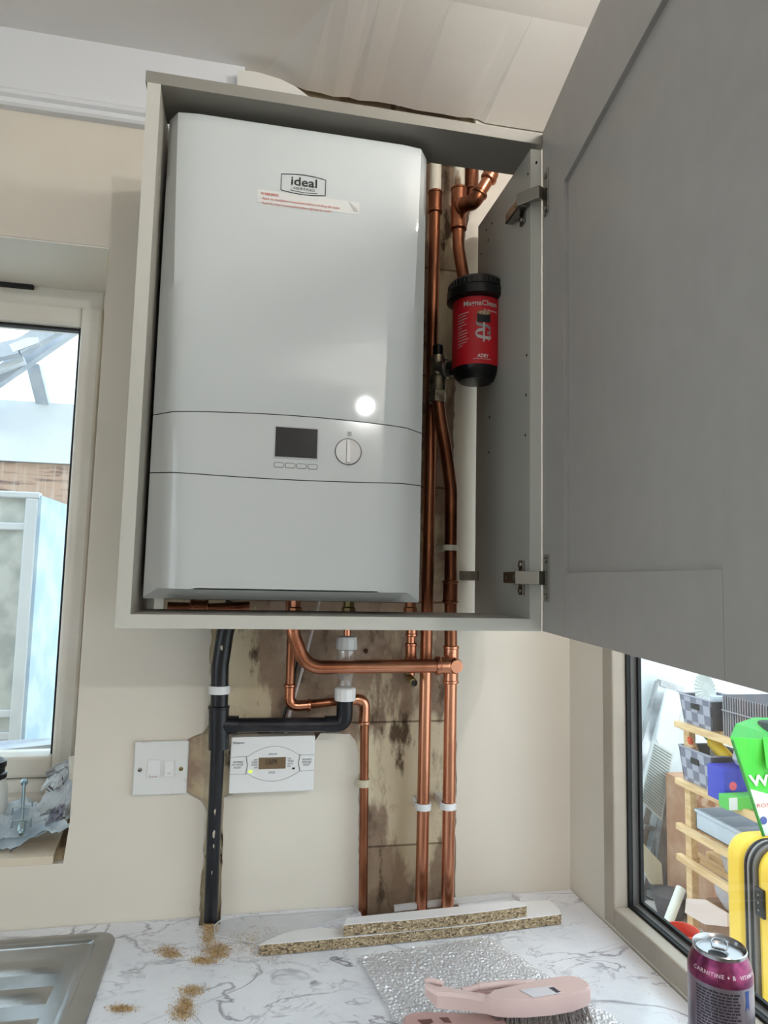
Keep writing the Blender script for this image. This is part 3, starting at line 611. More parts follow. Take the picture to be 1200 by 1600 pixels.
# small bore pipe
PS = thing('copper_pipe', 'thin copper pipe stepping right behind the tundish and down the bare wall', 'pipe')
yS = -.020; r15 = .0077
k1, k2, k3, k4, k5 = aY(457, 940, yS), aY(452, 1060, yS), aY(452, 1104, yS), aY(570, 1092, yS), aY(567, 1440, yS)
MB().tube([k1, k3, k4, k5], r15, 18, fillet=.022).build('pipe', copper_d, PS, smooth=True)
m = MB(); m.tube([aY(453, 1070, yS), aY(452, 1104, yS), aY(482, 1102, yS)], r15*1.22, 18, fillet=.022); rim_(m, aY(453, 1071, yS), Z, r15*1.35, .003); rim_(m, aY(483, 1102, yS), X, r15*1.35, .003); m.build('elbow', copper, PS, smooth=True)
m = MB(); m.tube([aY(543, 1094, yS), aY(570, 1092, yS), aY(569, 1130, yS)], r15*1.22, 18, fillet=.022); rim_(m, aY(569, 1129, yS), Z, r15*1.35, .003); m.build('elbow', copper, PS, smooth=True)
# relief outlet
PR = thing('copper_pipe', 'short copper stub pipe ending in an open outlet between tundish and risers', 'pipe')
MB().tube([aY(643, 930, -.04), aY(641, 1055, -.04)], r15, 18).build('pipe', copper, PR, smooth=True)
m = MB(); fitting(m, aY(642, 1007, -.04), aY(642, 1028, -.04), r15*1.25); fitting(m, aY(643, 975, -.04), aY(643, 992, -.04), r15*1.25); m.build('coupling', copper, PR, smooth=True)
o1 = aY(639, 1058, -.04); o2 = aY(646, 1067, -.075)
m = MB(); m.tube([aY(639, 1045, -.04), o1, o2], r15*.9, 18, fillet=.01, cap=False); m.tube([o2+Vector((-.0003, .001, 0)), o2], [r15*.9, r15*.6], 18, cap=False); m.build('outlet', brass, PR, smooth=True)
m = MB(); m.tube([o2+Vector((0, .003, 0)), o2+Vector((0, .002, 0))], r15*.75, 16); m.build('outlet_bore', rubber, PR)
# boiler tail nuts
for i, u in enumerate((461, 545, 641)):
    p = aY(u, 948, -.11); m = MB(); m.lathe((p.x, -.11, 0), [(.0075, p.z-.022), (.0115, p.z-.020), (.0115, p.z-.002), (.009, p.z), (.009, bz0+.008)], 8)
    nt_ = m.build('tail_nut', (copper, brass, copper)[i], bo, smooth=False)
# copper along the slot under the boiler
m = MB(); a = aY(262, 948, -.09); b = aY(330, 950, -.09); m.tube([a, b, b+Vector((.06, .0, .004))], r15, 14); fitting(m, aY(300, 947, -.09), aY(322, 948, -.09), .010)
tag(m.build('copper_pipe', copper_d, smooth=True), 'short dark copper pipe lying in the slot beneath the boiler, at left', 'pipe')

# black waste pipe
BW = thing('waste_pipe', 'black plastic waste pipe down the wall with a level branch to the tundish', 'pipe')
yW = -.030
w0, w1_, w2_, w3, w4, w5 = aY(366, 940, yW), aY(352, 988, yW), aY(344, 1040, yW), aY(342, 1132, yW), aY(334, 1300, -.022), aY(328, 1470, -.018)
MB().tube([w0, w1_, w2_, w3], .0142, 24, fillet=.06).build('upper_pipe', blackp, BW, smooth=True)
MB().tube([w3, w4, w5], .0112, 24).build('lower_pipe', blackp, BW, smooth=True)
m = MB(); m.tube([aY(342, 1103, yW), aY(342, 1170, yW)], .0165, 24); m.tube([w3, aY(372, 1133, yW)], .0150, 20); rim_(m, aY(342, 1105, yW), Z, .0168, .003); m.build('tee', blackp, BW, smooth=True)
MB().tube([aY(368, 1133, yW), aY(510, 1132, -.042)], .0118, 20).build('branch_pipe', blackp, BW, smooth=True)
m = MB(); m.tube([aY(507, 1132, -.042), aY(538, 1131, -.046), aY(539, 1092, -.05)], .0140, 22, fillet=.016); m.build('elbow', blackp, BW, smooth=True)
for u, v, s in ((336, 1268, .004), (334, 1305, .005), (334, 1322, .003), (331, 1364, .002), (346, 1012, .004)):
    p = aY(u, v, -.0352 if v > 1100 else -.0445); pp = [(p.x+s*random.uniform(.4, 1)*math.cos(k*PI/4)*.6, p.y, p.z+s*random.uniform(.6, 1.6)*math.sin(k*PI/4)) for k in range(8)]; m = MB(); m.prism(pp, (0, .003, 0)); m.build('plaster_splash', smear, BW, label='pale plaster splash on the pipe')
# tundish
TU = thing('tundish', 'clear plastic tundish with two white nuts behind the level copper pipe', 'tundish')
yT = -.050
def tz(v): return aY(540, v, yT).z
tx = aY(541, 1040, yT).x
MB().lathe((tx, yT, 0), [(.006, tz(975)), (.006, tz(1000))], 20).build('copper_tail', copper, TU, smooth=True)
MB().lathe((tx, yT, 0), [(.010, tz(1016)), (.0185, tz(1014)), (.0175, tz(998)), (.0165, tz(995)), (.006, tz(993))], 12).build('top_nut', whitep, TU)
MB().lathe((tx, yT, 0), [(.0125, tz(1014)), (.0155, tz(1016)), (.0155, tz(1056)), (.0115, tz(1063)), (.0115, tz(1080))], 32).build('body', clearp, TU, smooth=True)
MB().lathe((tx-.0005, yT, 0), [(.012, tz(1095)), (.0180, tz(1094)), (.0180, tz(1076)), (.0165, tz(1074)), (.011, tz(1073))], 12).build('bottom_nut', whitep, TU)
# cables
m = MB(); m.tube([aY(503, 920, -.012), aY(487, 990, -.012), aY(474, 1040, -.012), aY(452, 1118, -.012), aY(447, 1145, -.012)], .0028, 10); tag(m.build('cable', mat('white_cable', (196, 188, 184), .5), smooth=True), 'thin white cable slanting down behind the copper pipes', 'cable')
m = MB(); m.tube([aY(466, 1030, -.008), aY(458, 1070, -.008), aY(448, 1105, -.008), aY(440, 1130, -.008)], .0026, 10); tag(m.build('cable', dark, smooth=True), 'thin black cable beside the white cable near the programmer', 'cable')
# rawl plug
p = aY(573, 1018, 0); m = MB(); m.lathe((p.x, .014, p.z), [(.0035, 0), (.0045, -.004), (.0025, -.004), (.0025, -.001)], 16, 'Y'); tag(m.build('wall_plug', mat('brown_plug', (92, 66, 44), .7), smooth=True), 'small brown screw plug in the bare wall right of the tundish', 'wall plug')
# pipe clips
def clip(u, v, y, r, mt, label, hh=.011):
    c = aY(u, v, y); t_ = thing('pipe_clip', label, 'clip', 'pipe clips on the wall')
    m = MB(); rows = []
    a0 = math.radians(-215); a1 = math.radians(35)
    inn = []; out = []
    for k in range(25):
        a = a0+(a1-a0)*k/24; inn.append((c.x+(r+.0003)*math.cos(a), c.y+(r+.0003)*math.sin(a))); out.append((c.x+(r+.0030)*math.cos(a), c.y+(r+.0030)*math.sin(a)))
    ply = [(x, y_, c.z-hh/2) for x, y_ in inn+out[::-1]]
    m.prism(ply, (0, 0, hh)); m.build('collar', mt, t_, smooth=True)
    MB().box((c.x-r*.8, c.y+r*.9, c.z-hh/2), (c.x+r*.8, .013 if u not in (343,) else 0, c.z+hh/2), .001).build('base', mt, t_)
clip(343, 1077, yW, .0145, whitep, 'white plastic clip round the black waste pipe', .013)
clip(568, 1223, yS, r15, clipc, 'yellowed clip on the thin copper pipe', .012)
clip(661, 1259, yA, .0112, whitep, 'white clip on the left thick riser, above the worktop')
clip(700, 1258, yB, .0115, whitep, 'white clip on the right thick riser, above the worktop')
clip(703, 856, -.042, .0115, ivory, 'clip on the copper riser inside the cabinet', .010)

# ================================================================== PROGRAMMER
PRG = thing('heating_programmer', 'white heating programmer with small lit screen on the wall under the pipes', 'programmer')
q0 = aY(359.5, 1153.5, -.030); q1 = aY(491.5, 1236.5, -.030)
PX0, PX1, PZ0, PZ1, PY = .1517, .2917, .2025, .2935, -.030
MB().box((PX0, PY, PZ0), (PX1, -.004, PZ1)).build('body', whitep, PRG, bevel=.002)
MB().box((PX0+.004, -.006, PZ0+.004), (PX1-.004, -.0005, PZ1-.003)).build('back_plate', mat('grey_back_plate', (150, 140, 132), .6), PRG)
PW, PH = PX1-PX0, PZ1-PZ0
def pp(a, b, d=.0003): return (PX0+PW*a, PY-d, PZ0+PH*b)
# printed curves
gm = mat('grey_print_line', (120, 118, 118), .5)
m = MB()
def curve(y0, y1, y2, a0=0, a1=1): return [pp(a0+(a1-a0)*k/20, (1-k/20)**2*y0+2*(k/20)*(1-k/20)*y1+(k/20)**2*y2) for k in range(21)]
for pts in (curve(.645, 1.0, .645, .20, .82), curve(.36, .04, .36, .20, .82), [pp(0, .645), pp(.20, .655)], [pp(.815, .66), pp(1, .65)], [pp(0, .345), pp(.20, .34)], [pp(.815, .36), pp(1, .375)]): m.tube(pts, .00028, 5)
m.build('outline', gm, PRG)
for pts in ([pp(.185, .655), pp(.205, .50), pp(.19, .345)], [pp(.825, .665), pp(.805, .51), pp(.83, .36)]):
    m = MB(); m.tube(pts, .0005, 5, fillet=.02); m.build('button_edge', ink, PRG)
scr = MB().box(pp(.335, .42, .0006), pp(.655, .625, -.002)).build('display', mat('amber_lcd', (104, 88, 66), .3, emit=((120, 90, 60), .12)), PRG)
text('1:56PM', .018, pp(.42, .50, .0008), X, Z, ink, scr, height=.0085)
text('Drayton', .018, pp(.03, .875), X, Z, ink, PRG, height=.0040, bold=.01)
text('Lifestyle', .014, pp(.45, .665), X, Z, ink, PRG, height=.0036)
text('LP522', .010, pp(.46, .34), X, Z, ink, PRG, height=.0032)
for k, s in enumerate(('ADVANCE', 'HOT WATER', 'BOOST')): text(s, (.016, .019, .011)[k], pp((.035, .022, .052)[k], .545-.048*k), X, Z, ink, PRG, height=.0030)
for k, s in enumerate(('ADVANCE', 'HEATING', 'BOOST')): text(s, (.016, .0155, .011)[k], pp((.85, .852, .868)[k], .555-.048*k), X, Z, ink, PRG, height=.0030)
for k, s in enumerate(('OFF', 'TIMED', 'ONCE', 'ON')):
    wd = (.006, .0105, .0095, .005)[k]; text(s, wd, pp(.32-wd/PW, .575-.045*k), X, Z, ink, PRG, height=.0028); text(s, wd, pp(.675, .58-.045*k), X, Z, ink, PRG, height=.0028)
MB().box(pp(.225, .365, .0008), pp(.262, .405, -.001)).build('indicator_light', mat('green_led', (200, 255, 60), .4, emit=((190, 255, 40), 1.2)), PRG, label='lit yellow-green light')
MB().box(pp(.735, .40, .0006), pp(.765, .43, -.001)).build('indicator_light', dark, PRG, label='unlit dark light')
# ================================================================== FUSED SPUR
SP = thing('switch_plate', 'white square fused switch plate screwed to the wall beside the black pipe', 'switch')
SX, SZ, e = -.0027, .199, .086
MB().box((SX, -.009, SZ), (SX+e, .0, SZ+e)).build('plate', mat('white_bakelite', (222, 221, 218), .3, c2=(206, 198, 188), scale=30, lo=.62, hi=.75), SP, bevel=.0022)
def sq(a, b, d): return (SX+e*a, -.009-d, SZ+e*b)
MB().box(sq(.25, .30, .0014), sq(.49, .66, -.002)).build('fuse_carrier', whitep, SP, bevel=.0008)
o = MB().box(sq(.555, .34, .001), sq(.76, .655, -.002)).build('rocker_frame', whitep, SP, bevel=.0006)
m = MB(); m.hexa([sq(.575, .36, .0012), sq(.74, .36, .0012), sq(.74, .64, .0012), sq(.575, .64, .0012), sq(.575, .36, .0055), sq(.74, .36, .0055), sq(.74, .62, .0022), sq(.575, .62, .0022)]); m.build('rocker', whitep, SP, bevel=.0005)
for a, b in ((.12, .48), (.435, .48), (.875, .475)):
    p = sq(a, b, 0); m = MB(); m.lathe((p[0], p[1], p[2]), [(.0036, .001), (.0036, -.0006), (.0028, -.0011)], 16, 'Y'); s_ = m.build('screw', brass if a > .4 else chrome, SP, smooth=True)
    MB().box((p[0]-.003, p[1]-.0013, p[2]-.0005), (p[0]+.003, p[1]-.001, p[2]+.0005)).build('screw_slot', rubber, s_)
fp = mat('faded_print', (178, 140, 132), .6)
text('Fused', .013, sq(.29, .335, .0018), X, Z, fp, SP, height=.0035); text('ON', .005, sq(.63, .40, .0058), X, Z, fp, SP, height=.003)

# ================================================================== TOP OF CABINET
cur = fil([aY(u, v, -.034) for u, v in ((371.5, 109), (400, 112), (437, 123), (462, 135), (484, 152))], .05, 6)
m = MB(); m.grid([[Vector((p.x, -.034, 1.30)) for p in cur], cur, [Vector((p.x, -.003, p.z)) for p in cur], [Vector((p.x, -.003, 1.30)) for p in cur]])
m.grid([[(cur[0].x, -.034, 1.30), (cur[0].x, -.003, 1.30)], [(cur[0].x, -.034, cur[0].z), (cur[0].x, -.003, cur[0].z)]])
tag(m.build('duct_cover', mat('white_duct', (222, 220, 214), .5), smooth=True), 'curved white duct cover rising behind the cabinet top to the ceiling', 'duct')

# ================================================================== ON THE WORKTOP
def board(name, front, back, z0, z1, label):
    """front/back: pixel outlines of the top face, left to right / right to left"""
    t_ = thing(name, label, 'board', 'chipboard offcuts on the worktop')
    P = [aZ(u, v, z1) for u, v in front+back]
    P = [Vector((p.x, p.y, z1)) for p in P]
    m = MB(); m.prism([p+Z*(-.0008) for p in P], (0, 0, z0-z1+.0008+.0006)); m.build('chipboard_core', chip, t_)
    m = MB(); m.prism(P, (0, 0, -.0008)); m.build('white_face', melamine, t_); return t_
board('chipboard_offcut', [(406, 1476), (480, 1470), (600, 1459), (740, 1445), (877, 1428)], [(874, 1420), (858, 1406), (830, 1408), (700, 1424), (540, 1441), (530, 1452), (500, 1449), (470, 1452), (443, 1458), (425, 1466)], .0006, .0170, 'longer lower strip of white-faced chipboard lying on the worktop')
board('chipboard_offcut', [(537, 1446), (545, 1444), (640, 1437), (760, 1424), (823, 1415)], [(821, 1411), (806, 1407), (700, 1418), (600, 1428), (542, 1434)], .0172, .0345, 'shorter strip of white-faced chipboard stacked on the longer one')
# bubble wrap
BWc = [(760, 1427), (560, 1490), (640, 1640), (1015, 1632)]
def bz(x, y):
    # height of what lies below
    h = .0025
    yl = -.1295+(x-.209)*(.0195/.494)      # front edge of the lower board
    if y > yl-.03: h = .0025+.0185*min(1, (y-yl+.03)/.026)
    yu = yl+.036
    if y > yu-.012 and x < .66: h = max(h, .021+.0175*min(1, (y-yu+.012)/.012))
    return h
pA, pB, pC, pD = [aZ(u, v, 0.0) for u, v in BWc]; pA = aZ(762, 1430, .036); pB = aZ(560, 1488, .01)
apex2 = aZ(800, 1440, .034)
m = MB(); rows = []; N = 150
for i in range(N+1):
    t1 = i/N; L = pA.lerp(pB, t1*1.0) if False else None
    row = []
    for j in range(N+1):
        s = j/N
        topp = pA.lerp(aZ(812, 1470, .01), s) if False else None
        # bilinear patch: top edge pB..pA, bottom edge pC..pD
        a = pB.lerp(pA, s); b = pC.lerp(pD, s); p = a.lerp(b, t1)
        x = p.x+.003*noise.noise(Vector((t1*9, s*7, 1))); y = p.y+.003*noise.noise(Vector((t1*7, s*9, 4)))
        cell = abs(noise.noise(Vector((x*150, y*150, 3))))*.0028+abs(noise.noise(Vector((x*330, y*330, 8))))*.0012
        z = bz(x, y)+cell+.003*(noise.noise(Vector((x*14, y*14, 0)))+.5)
        row.append((x, y, z))
    rows.append(row)
m.grid(rows)
bw = film_mat('bubble_wrap_film', .50, (252, 250, 252), .28, .13); add_bump(bw, 240, 1.0, .003)
tag(m.build('bubble_wrap', bw, smooth=True), 'sheet of clear bubble wrap draped over the chipboard offcuts', 'bubble wrap')
# clear plastic sheets
def clear_sheet(pts, label, z=.0012):
    P = [aZ(u, v, z) for u, v in pts]; m = MB(); m.prism([(p.x, p.y, z) for p in P], (0, 0, -.0008))
    e_ = MB(); e_.tube([(p.x, p.y, z) for p in P]+[(P[0].x, P[0].y, z)], .0013, 8, cap=False)
    t_ = thing('clear_sheet', label, 'plastic sheet'); m.build('sheet', filmm, t_); e_.build('folded_edge', mat('milky_edge', (222, 220, 220), .3, alpha=.75), t_, smooth=True)
filmm = film_mat('clear_film', .04, (245, 245, 245), .03, .08)
clear_sheet([(336, 1462), (334, 1447), (345, 1438), (380, 1431), (450, 1427), (553, 1419), (562, 1428), (520, 1440), (430, 1460), (400, 1474)], 'thin clear plastic sheet lying by the foot of the black pipe')
# raised clear strip behind the boards
m = MB(); pr = [(616, 1418), (680, 1410), (730, 1404), (800, 1396), (812, 1404)]; P = [aZ(u, v, .009) for u, v in pr]
m.grid([[(p.x, p.y, .002) for p in P], [(p.x, p.y, .010) for p in P]]); m.grid([[(p.x, p.y, .010) for p in P], [(p.x, p.y+.006, .0105) for p in P]])
tag(m.build('clear_strip', mat('milky_strip', (224, 222, 220), .25, alpha=.55), solid=.0006), 'bent clear plastic strip standing behind the chipboard offcuts', 'plastic strip')
# sawdust: three heaps
def dust(label, spots, n):
    m = MB()
    for _ in range(n):
        u, v, su, sv = random.choice(spots); p = aZ(random.gauss(u, su), random.gauss(v, sv), 0)
        if p.y > -.004 or p.x < 0: continue
        s = random.uniform(.0003, .0010); z = .0004+random.random()*.0012
        r = Matrix.Rotation(random.random()*6, 3, Vector((random.random(), random.random(), 1)).normalized())
        vs = [m.bm.verts.new(Vector((p.x, p.y, z))+r @ Vector(q)*s) for q in ((1, 0, -.4), (-.6, .8, -.4), (-.6, -.8, -.4), (0, 0, .9))]
        for f in ((0, 2, 1), (0, 1, 3), (1, 2, 3), (2, 0, 3)): m.bm.faces.new([vs[i] for i in f])
    tag(m.build('sawdust', sawd), label, 'sawdust', kind='stuff')
dust('heap of sawdust trailing from the foot of the black pipe', [(334, 1490, 10, 6), (345, 1485, 8, 6), (318, 1502, 10, 3), (326, 1465, 6, 8), (328, 1450, 6, 4), (400, 1475, 30, 14)], 5200)
dust('small scatter of sawdust midway between the sink and the black pipe heap', [(262, 1486, 10, 4), (268, 1492, 8, 3)], 900)
dust('larger scatter of sawdust at the front of the worktop right of the sink', [(300, 1548, 10, 4), (284, 1583, 10, 7), (290, 1570, 6, 6), (190, 1577, 10, 3)], 3200)

# ---------------- brush and dustpan
pink = mat('dusty_pink_plastic', (200, 174, 170), .36)
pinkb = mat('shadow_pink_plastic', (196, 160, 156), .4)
BR = thing('hand_brush', 'dusty pink hand brush with grey bristles resting on the bubble wrap', 'brush')
hz = .060
def bp_(u, v, z=hz): p = aZ(u, v, z); return Vector((p.x, p.y, z))
# brush head: outline on its top plane
def loop_solid(m, top, h):
    P = top; n = len(P); c = sum(P, Vector())/n
    ring0 = [c+(p-c)*.955+Z*.0035 for p in P]; ring1 = P; ring2 = [p-Z*h for p in P]; ring3 = [c+(p-c)*.97-Z*(h+.001) for p in P]
    R_ = [[m.bm.verts.new(q) for q in r] for r in (ring0, ring1, ring2, ring3)]
    for i in range(3):
        for k in range(n): m.bm.faces.new((R_[i][k], R_[i][(k+1) % n], R_[i+1][(k+1) % n], R_[i+1][k]))
    m.bm.faces.new(R_[0]); m.bm.faces.new(R_[3][::-1])
head = [bp_(*q) for q in ((758, 1561), (770, 1565), (790, 1567), (820, 1567), (860, 1564), (895, 1558), (918, 1550), (923, 1545), (920, 1538), (908, 1531), (893, 1528), (870, 1530), (835, 1536), (815, 1542), (790, 1547), (768, 1552))]
m = MB(); loop_solid(m, head, .016); m.build('head', pink, BR, smooth=True)
# handle: channel shaped, rising slightly to the left
hl = []
def hsec(m, secs):
    R_ = [[m.bm.verts.new(q) for q in s] for s in secs]; n = len(secs[0])
    for i in range(len(secs)-1):
        for k in range(n): m.bm.faces.new((R_[i][k], R_[i][(k+1) % n], R_[i+1][(k+1) % n], R_[i+1][k]))
def cs(u, v0, v1, z, h, th=.0022):
    """channel cross-section: far edge pixel v0, near edge pixel v1 at height z, side flange depth h"""
    a = bp_(u, v0, z); b = bp_(u, v1, z); d = (b-a).normalized()
    return [a-Z*h*.8, a-Z*.003, a+d*.003, b-d*.003, b-Z*.003, b-Z*h, b-Z*h-d*th, b-Z*.004-d*th, a+d*th-Z*.004, a+d*th-Z*h*.8]
m = MB(); hsec(m, [cs(664, 1534, 1541, hz+.010, .010), cs(683, 1536, 1552, hz+.006, .017), cs(705, 1541, 1553, hz+.003, .018), cs(735, 1547, 1557, hz+.001, .017), cs(760, 1551, 1562, hz, .016), cs(775, 1549, 1565, hz, .016)]); m.build('handle', pink, BR, smooth=True)
m = MB(); m.tube([bp_(722, 1549, hz-.002), bp_(748, 1542), bp_(790, 1537), bp_(822, 1537), bp_(838, 1536)], [.004, .0045, .0045, .0045, .004], 10, fillet=.02); m.build('finger_guard', pink, BR, smooth=True)
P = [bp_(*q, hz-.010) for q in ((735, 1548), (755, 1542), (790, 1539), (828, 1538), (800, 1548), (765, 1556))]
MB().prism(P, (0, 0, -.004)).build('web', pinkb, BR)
m = MB(); m.tube([bp_(664, 1533, hz+.011), bp_(672, 1531, hz+.012), bp_(692, 1536, hz+.008)], .003, 10); m.build('hanging_loop', pink, BR, smooth=True)
stk = [bp_(812, 1547, hz+.0038), bp_(834, 1559, hz+.0038), bp_(878, 1552, hz+.0038), bp_(862, 1541, hz+.0038)]
m = MB(); m.prism(stk, (0, 0, .0003)); sk_ = m.build('price_sticker', mat('grey_sticker', (198, 194, 200), .4), BR)
m = MB()
for k in range(9):
    a = stk[2].lerp(stk[3], .15+k*.08); b = a.lerp(stk[1].lerp(stk[0], .15+k*.08), .16); m.tube([a+Z*.0006, b+Z*.0006], .00028, 5)
m.build('barcode', ink, sk_)
# bristles: tufts as parts of one brush
brm = mat('grey_bristles', (120, 110, 106), .7, c2=(150, 140, 136), scale=200)
bp2 = mat('tuft', (112, 102, 98), .7, c2=(158, 150, 146), scale=300)
m = MB()
for r in range(5):
    for k in range(22):
        s = k/21; a = bp_(778+132*s, 1566-12*s*s-5+r*1.0, hz-.016); a = a+Vector((0, .006*r-.002, 0))
        for q in range(9):
            o1 = Vector((random.uniform(-.002, .002), random.uniform(-.002, .002), 0)); o2 = Vector((random.uniform(-.006, .006)+(s-.4)*.012, random.uniform(-.005, .005)-.006+.003*r, -.036))
            m.tube([a+o1, a+o1*.6+o2], [.0005, .00035], 4, cap=False)
m.build('bristles', bp2, BR)
DPn = thing('dustpan', 'dusty pink dustpan handle with two slots lying under the brush', 'dustpan')
def dpn(u, v, z=.020): p = aZ(u, v, z); return Vector((p.x, p.y, z))
out_ = [dpn(*q) for q in ((630, 1592), (640, 1587), (665, 1585), (700, 1586), (760, 1588), (790, 1592), (800, 1640), (640, 1640), (630, 1600))]
m = MB(); loop_solid(m, out_, .012); m.build('pan', pinkb, DPn, smooth=True)
m = MB(); m.prism([dpn(*q, .0238) for q in ((652, 1594), (674, 1592), (677, 1597), (664, 1604))], (0, 0, .0003)); m.prism([dpn(*q, .0238) for q in ((686, 1590), (700, 1590), (706, 1598), (694, 1597))], (0, 0, .0003)); m.build('slot', mat('dark_slot', (112, 78, 74), .6), DPn)

# ---------------- drinks can
CN = thing('drink_can', 'opened tall aluminium drinks can with a purple top band by the window', 'can')
cxx = aZ(1124, 1478, .166); cx0, cy0 = cxx.x, cxx.y
alu = mat('aluminium', (166, 166, 168), .24, 1)
purple = mat('purple_metallic', (134, 58, 92), .3, .8, c2=(104, 44, 78), scale=90)
bodyp = mat('silver_can_print', (150, 140, 150), .3, .85, c2=(120, 112, 124), scale=12)
MB().lathe((cx0, cy0, 0), [(.024, 0), (.027, .002), (.0325, .010), (.0331, .018), (.0331, .138)], 64, cap=False).build('body', bodyp, CN, smooth=True)
MB().lathe((cx0, cy0, 0), [(.0331, .138), (.0331, .143), (.0318, .150), (.0285, .158), (.0268, .162)], 64, cap=False).build('neck', purple, CN, smooth=True)
MB().lathe((cx0, cy0, 0), [(.0268, .162), (.0275, .1645), (.0278, .166), (.0270, .1672), (.0262, .1665), (.0245, .1605), (.0235, .1598), (.0225, .1615), (.001, .1615)], 64, cap=False).build('lid', alu, CN, smooth=True)
cv = math.atan2(CAM.y-cy0, CAM.x-cx0)
ux_ = Vector((-math.sin(cv), math.cos(cv), 0)); ur_ = Vector((math.cos(cv), math.sin(cv), 0)); cc = Vector((cx0, cy0, .1617))
m = MB(); pts = []
for k in range(20):
    a = 2*PI*k/20; pts.append(cc+ux_*(.0095*math.cos(a)-.002)+ur_*(.0065*math.sin(a)+.0095)+Z*.0004)
m.bm.faces.new([m.bm.verts.new(p) for p in pts]); m.build('opening', rubber, CN)
m = MB(); tp = [cc+ux_*a+ur_*b+Z*(.0025+.003*(-b/.02+.5)) for a, b in ((-.007, .004), (-.0085, -.006), (-.005, -.013), (.005, -.013), (.0085, -.006), (.007, .004))]
m.tube(tp+[tp[0]], .0009, 8, cap=False); m.tube([tp[0]+ux_*.002, tp[5]-ux_*.002], .0016, 8); m.build('ring_pull', alu, CN, smooth=True)
def wcan(a0, z0, rr=.0333):
    def f(a, b):
        an = cv+(a0+a)/.0331; tt = min(1, max(0, (z0+b-.143)/.017)); R_ = rr-.0052*tt**1.4 if z0+b > .143 else rr
        return Vector((cx0+R_*math.cos(an), cy0+R_*math.sin(an), z0+b))
    return f
lt = mat('pale_can_lettering', (214, 190, 200), .4, .3)
text('CARNITINE + B', .046, None, X, Z, lt, CN, height=.0038, wrap=wcan(-.030, .1475, .0334), space=1.15, bold=.01)
text('VITAMINS', .026, None, X, Z, lt, CN, height=.0036, wrap=wcan(.021, .1475, .0334), space=1.1, bold=.01)
m = MB()
for k in range(36):
    z = .132-k*.0031; x = -.026
    while x < .016:
        wd = random.uniform(.002, .007); f = wcan(x, z, .0333); m.grid([[f(wd*i/3, j) for i in range(4)] for j in (0, .0017)]); x += wd+.0009
for k in range(11):
    z = .100-k*.006; f = wcan(.027, z, .0333); m.grid([[f(random.uniform(.006, .010)*i/3, j) for i in range(4)] for j in (0, .0022)])
m.build('small_print', mat('dark_can_print', (38, 34, 44), .4), CN)
m = MB()
for a0, z0, w_, h_ in ((.026, .116, .006, .020),):
    f = wcan(a0, z0, .0333); m.bm.faces.new([m.bm.verts.new(f(a, b)) for a, b in ((0, 0), (w_*.5, h_*.2), (w_, 0), (w_*.9, h_*.7), (w_, h_), (0, h_), (w_*.2, h_*.5))])
m.build('blue_artwork', mat('blue_can_print', (44, 70, 132), .35, .4), CN)

# ================================================================== ON THE WINDOW SILL
sz = oz0
film = mat('grey_translucent_plastic', (222, 226, 230), .35, c2=(196, 202, 208), scale=20, trans=.25)
film2 = mat('pale_blue_film', (214, 226, 234), .3, c2=(180, 198, 212), scale=30, trans=.35)
def crumple(name, pix, zf, label, mt, cat, amp=.006, N=26, seed=0):
    """a crumpled sheet through four corner points given as (pixel u, v, depth y)"""
    P = [aY(u, v, y) for u, v, y in pix]; rows = []
    for i in range(N+1):
        row = []
        for j in range(N+1):
            s, t_ = j/N, i/N; p = P[0].lerp(P[1], s).lerp(P[3].lerp(P[2], s), t_)
            d = (noise.noise(Vector((s*4+seed, t_*4, seed)))+.6*abs(noise.noise(Vector((s*9, t_*9+seed, 2)))))*amp*2
            q = p+Vector((d*.5, d, d*.7)); q.z = max(q.z, sz+.0015); q.x = min(q.x, ox1-.002 if q.y > .0 else q.x); row.append(q)
        rows.append(row)
    m = MB(); m.grid(rows); return m.build(name, mt, smooth=False, solid=.0006)
B1 = thing('plastic_bag', 'grey plastic bag with black printed marks, leaning against the right window jamb', 'bag')
o = crumple('front_sheet', [(72, 1216, .13), (122, 1196, .10), (118, 1275, .05), (48, 1300, .07)], 0, '', film, '', .010, 26, 1); o.parent = B1
o = crumple('back_sheet', [(70, 1205, .15), (122, 1180, .12), (122, 1215, .13), (78, 1240, .16)], 0, '', film, '', .004, 16, 5); o.parent = B1
o = crumple('paper_flap', [(107, 1183, .10), (126, 1178, .095), (124, 1220, .09), (108, 1218, .09)], 0, '', mat('white_paper', (232, 230, 222), .6), '', .001, 8, 9); o.parent = B1
o = crumple('dark_contents', [(80, 1266, .052), (101, 1256, .045), (97, 1280, .034), (70, 1290, .048)], 0, '', mat('dark_contents', (116, 118, 132), .5), '', .004, 12, 4); o.parent = B1
m = MB()
for u, v, du, dv in ((76, 1228, 4, 5), (80, 1230, 3, 6), (73, 1234, 5, 3), (97, 1214, 1.5, 6), (98, 1222, 1.5, 4)):
    a = aY(u, v, .075); b = aY(u+du, v+dv, .075); m.tube([a, b], .0007, 5)
m.build('printed_mark', ink, B1)
B2 = thing('plastic_wrapper', 'pale blue crumpled plastic wrapper spread flat on the sill', 'wrapper')
o = crumple('wrapper_sheet', [(-30, 1250, .12), (70, 1258, .12), (112, 1290, .03), (-30, 1340, .025)], 0, '', film2, '', .009, 34, 3); o.parent = B2
o = crumple('wrapper_fold', [(-25, 1282, .06), (60, 1262, .09), (72, 1300, .04), (-25, 1318, .03)], 0, '', film2, '', .010, 22, 7); o.parent = B2
m = MB(); m.tube([aY(16, 1332, .022), aY(20, 1326, .022), aY(26, 1324, .022)], .0007, 5); m.build('printed_mark', ink, B2)
BO = thing('fixing_bolt', 'zinc fixing rod with hexagon nuts and bent brackets lying on the wrapper', 'bolt')
zinc = mat('zinc_plate', (176, 196, 204), .28, 1)
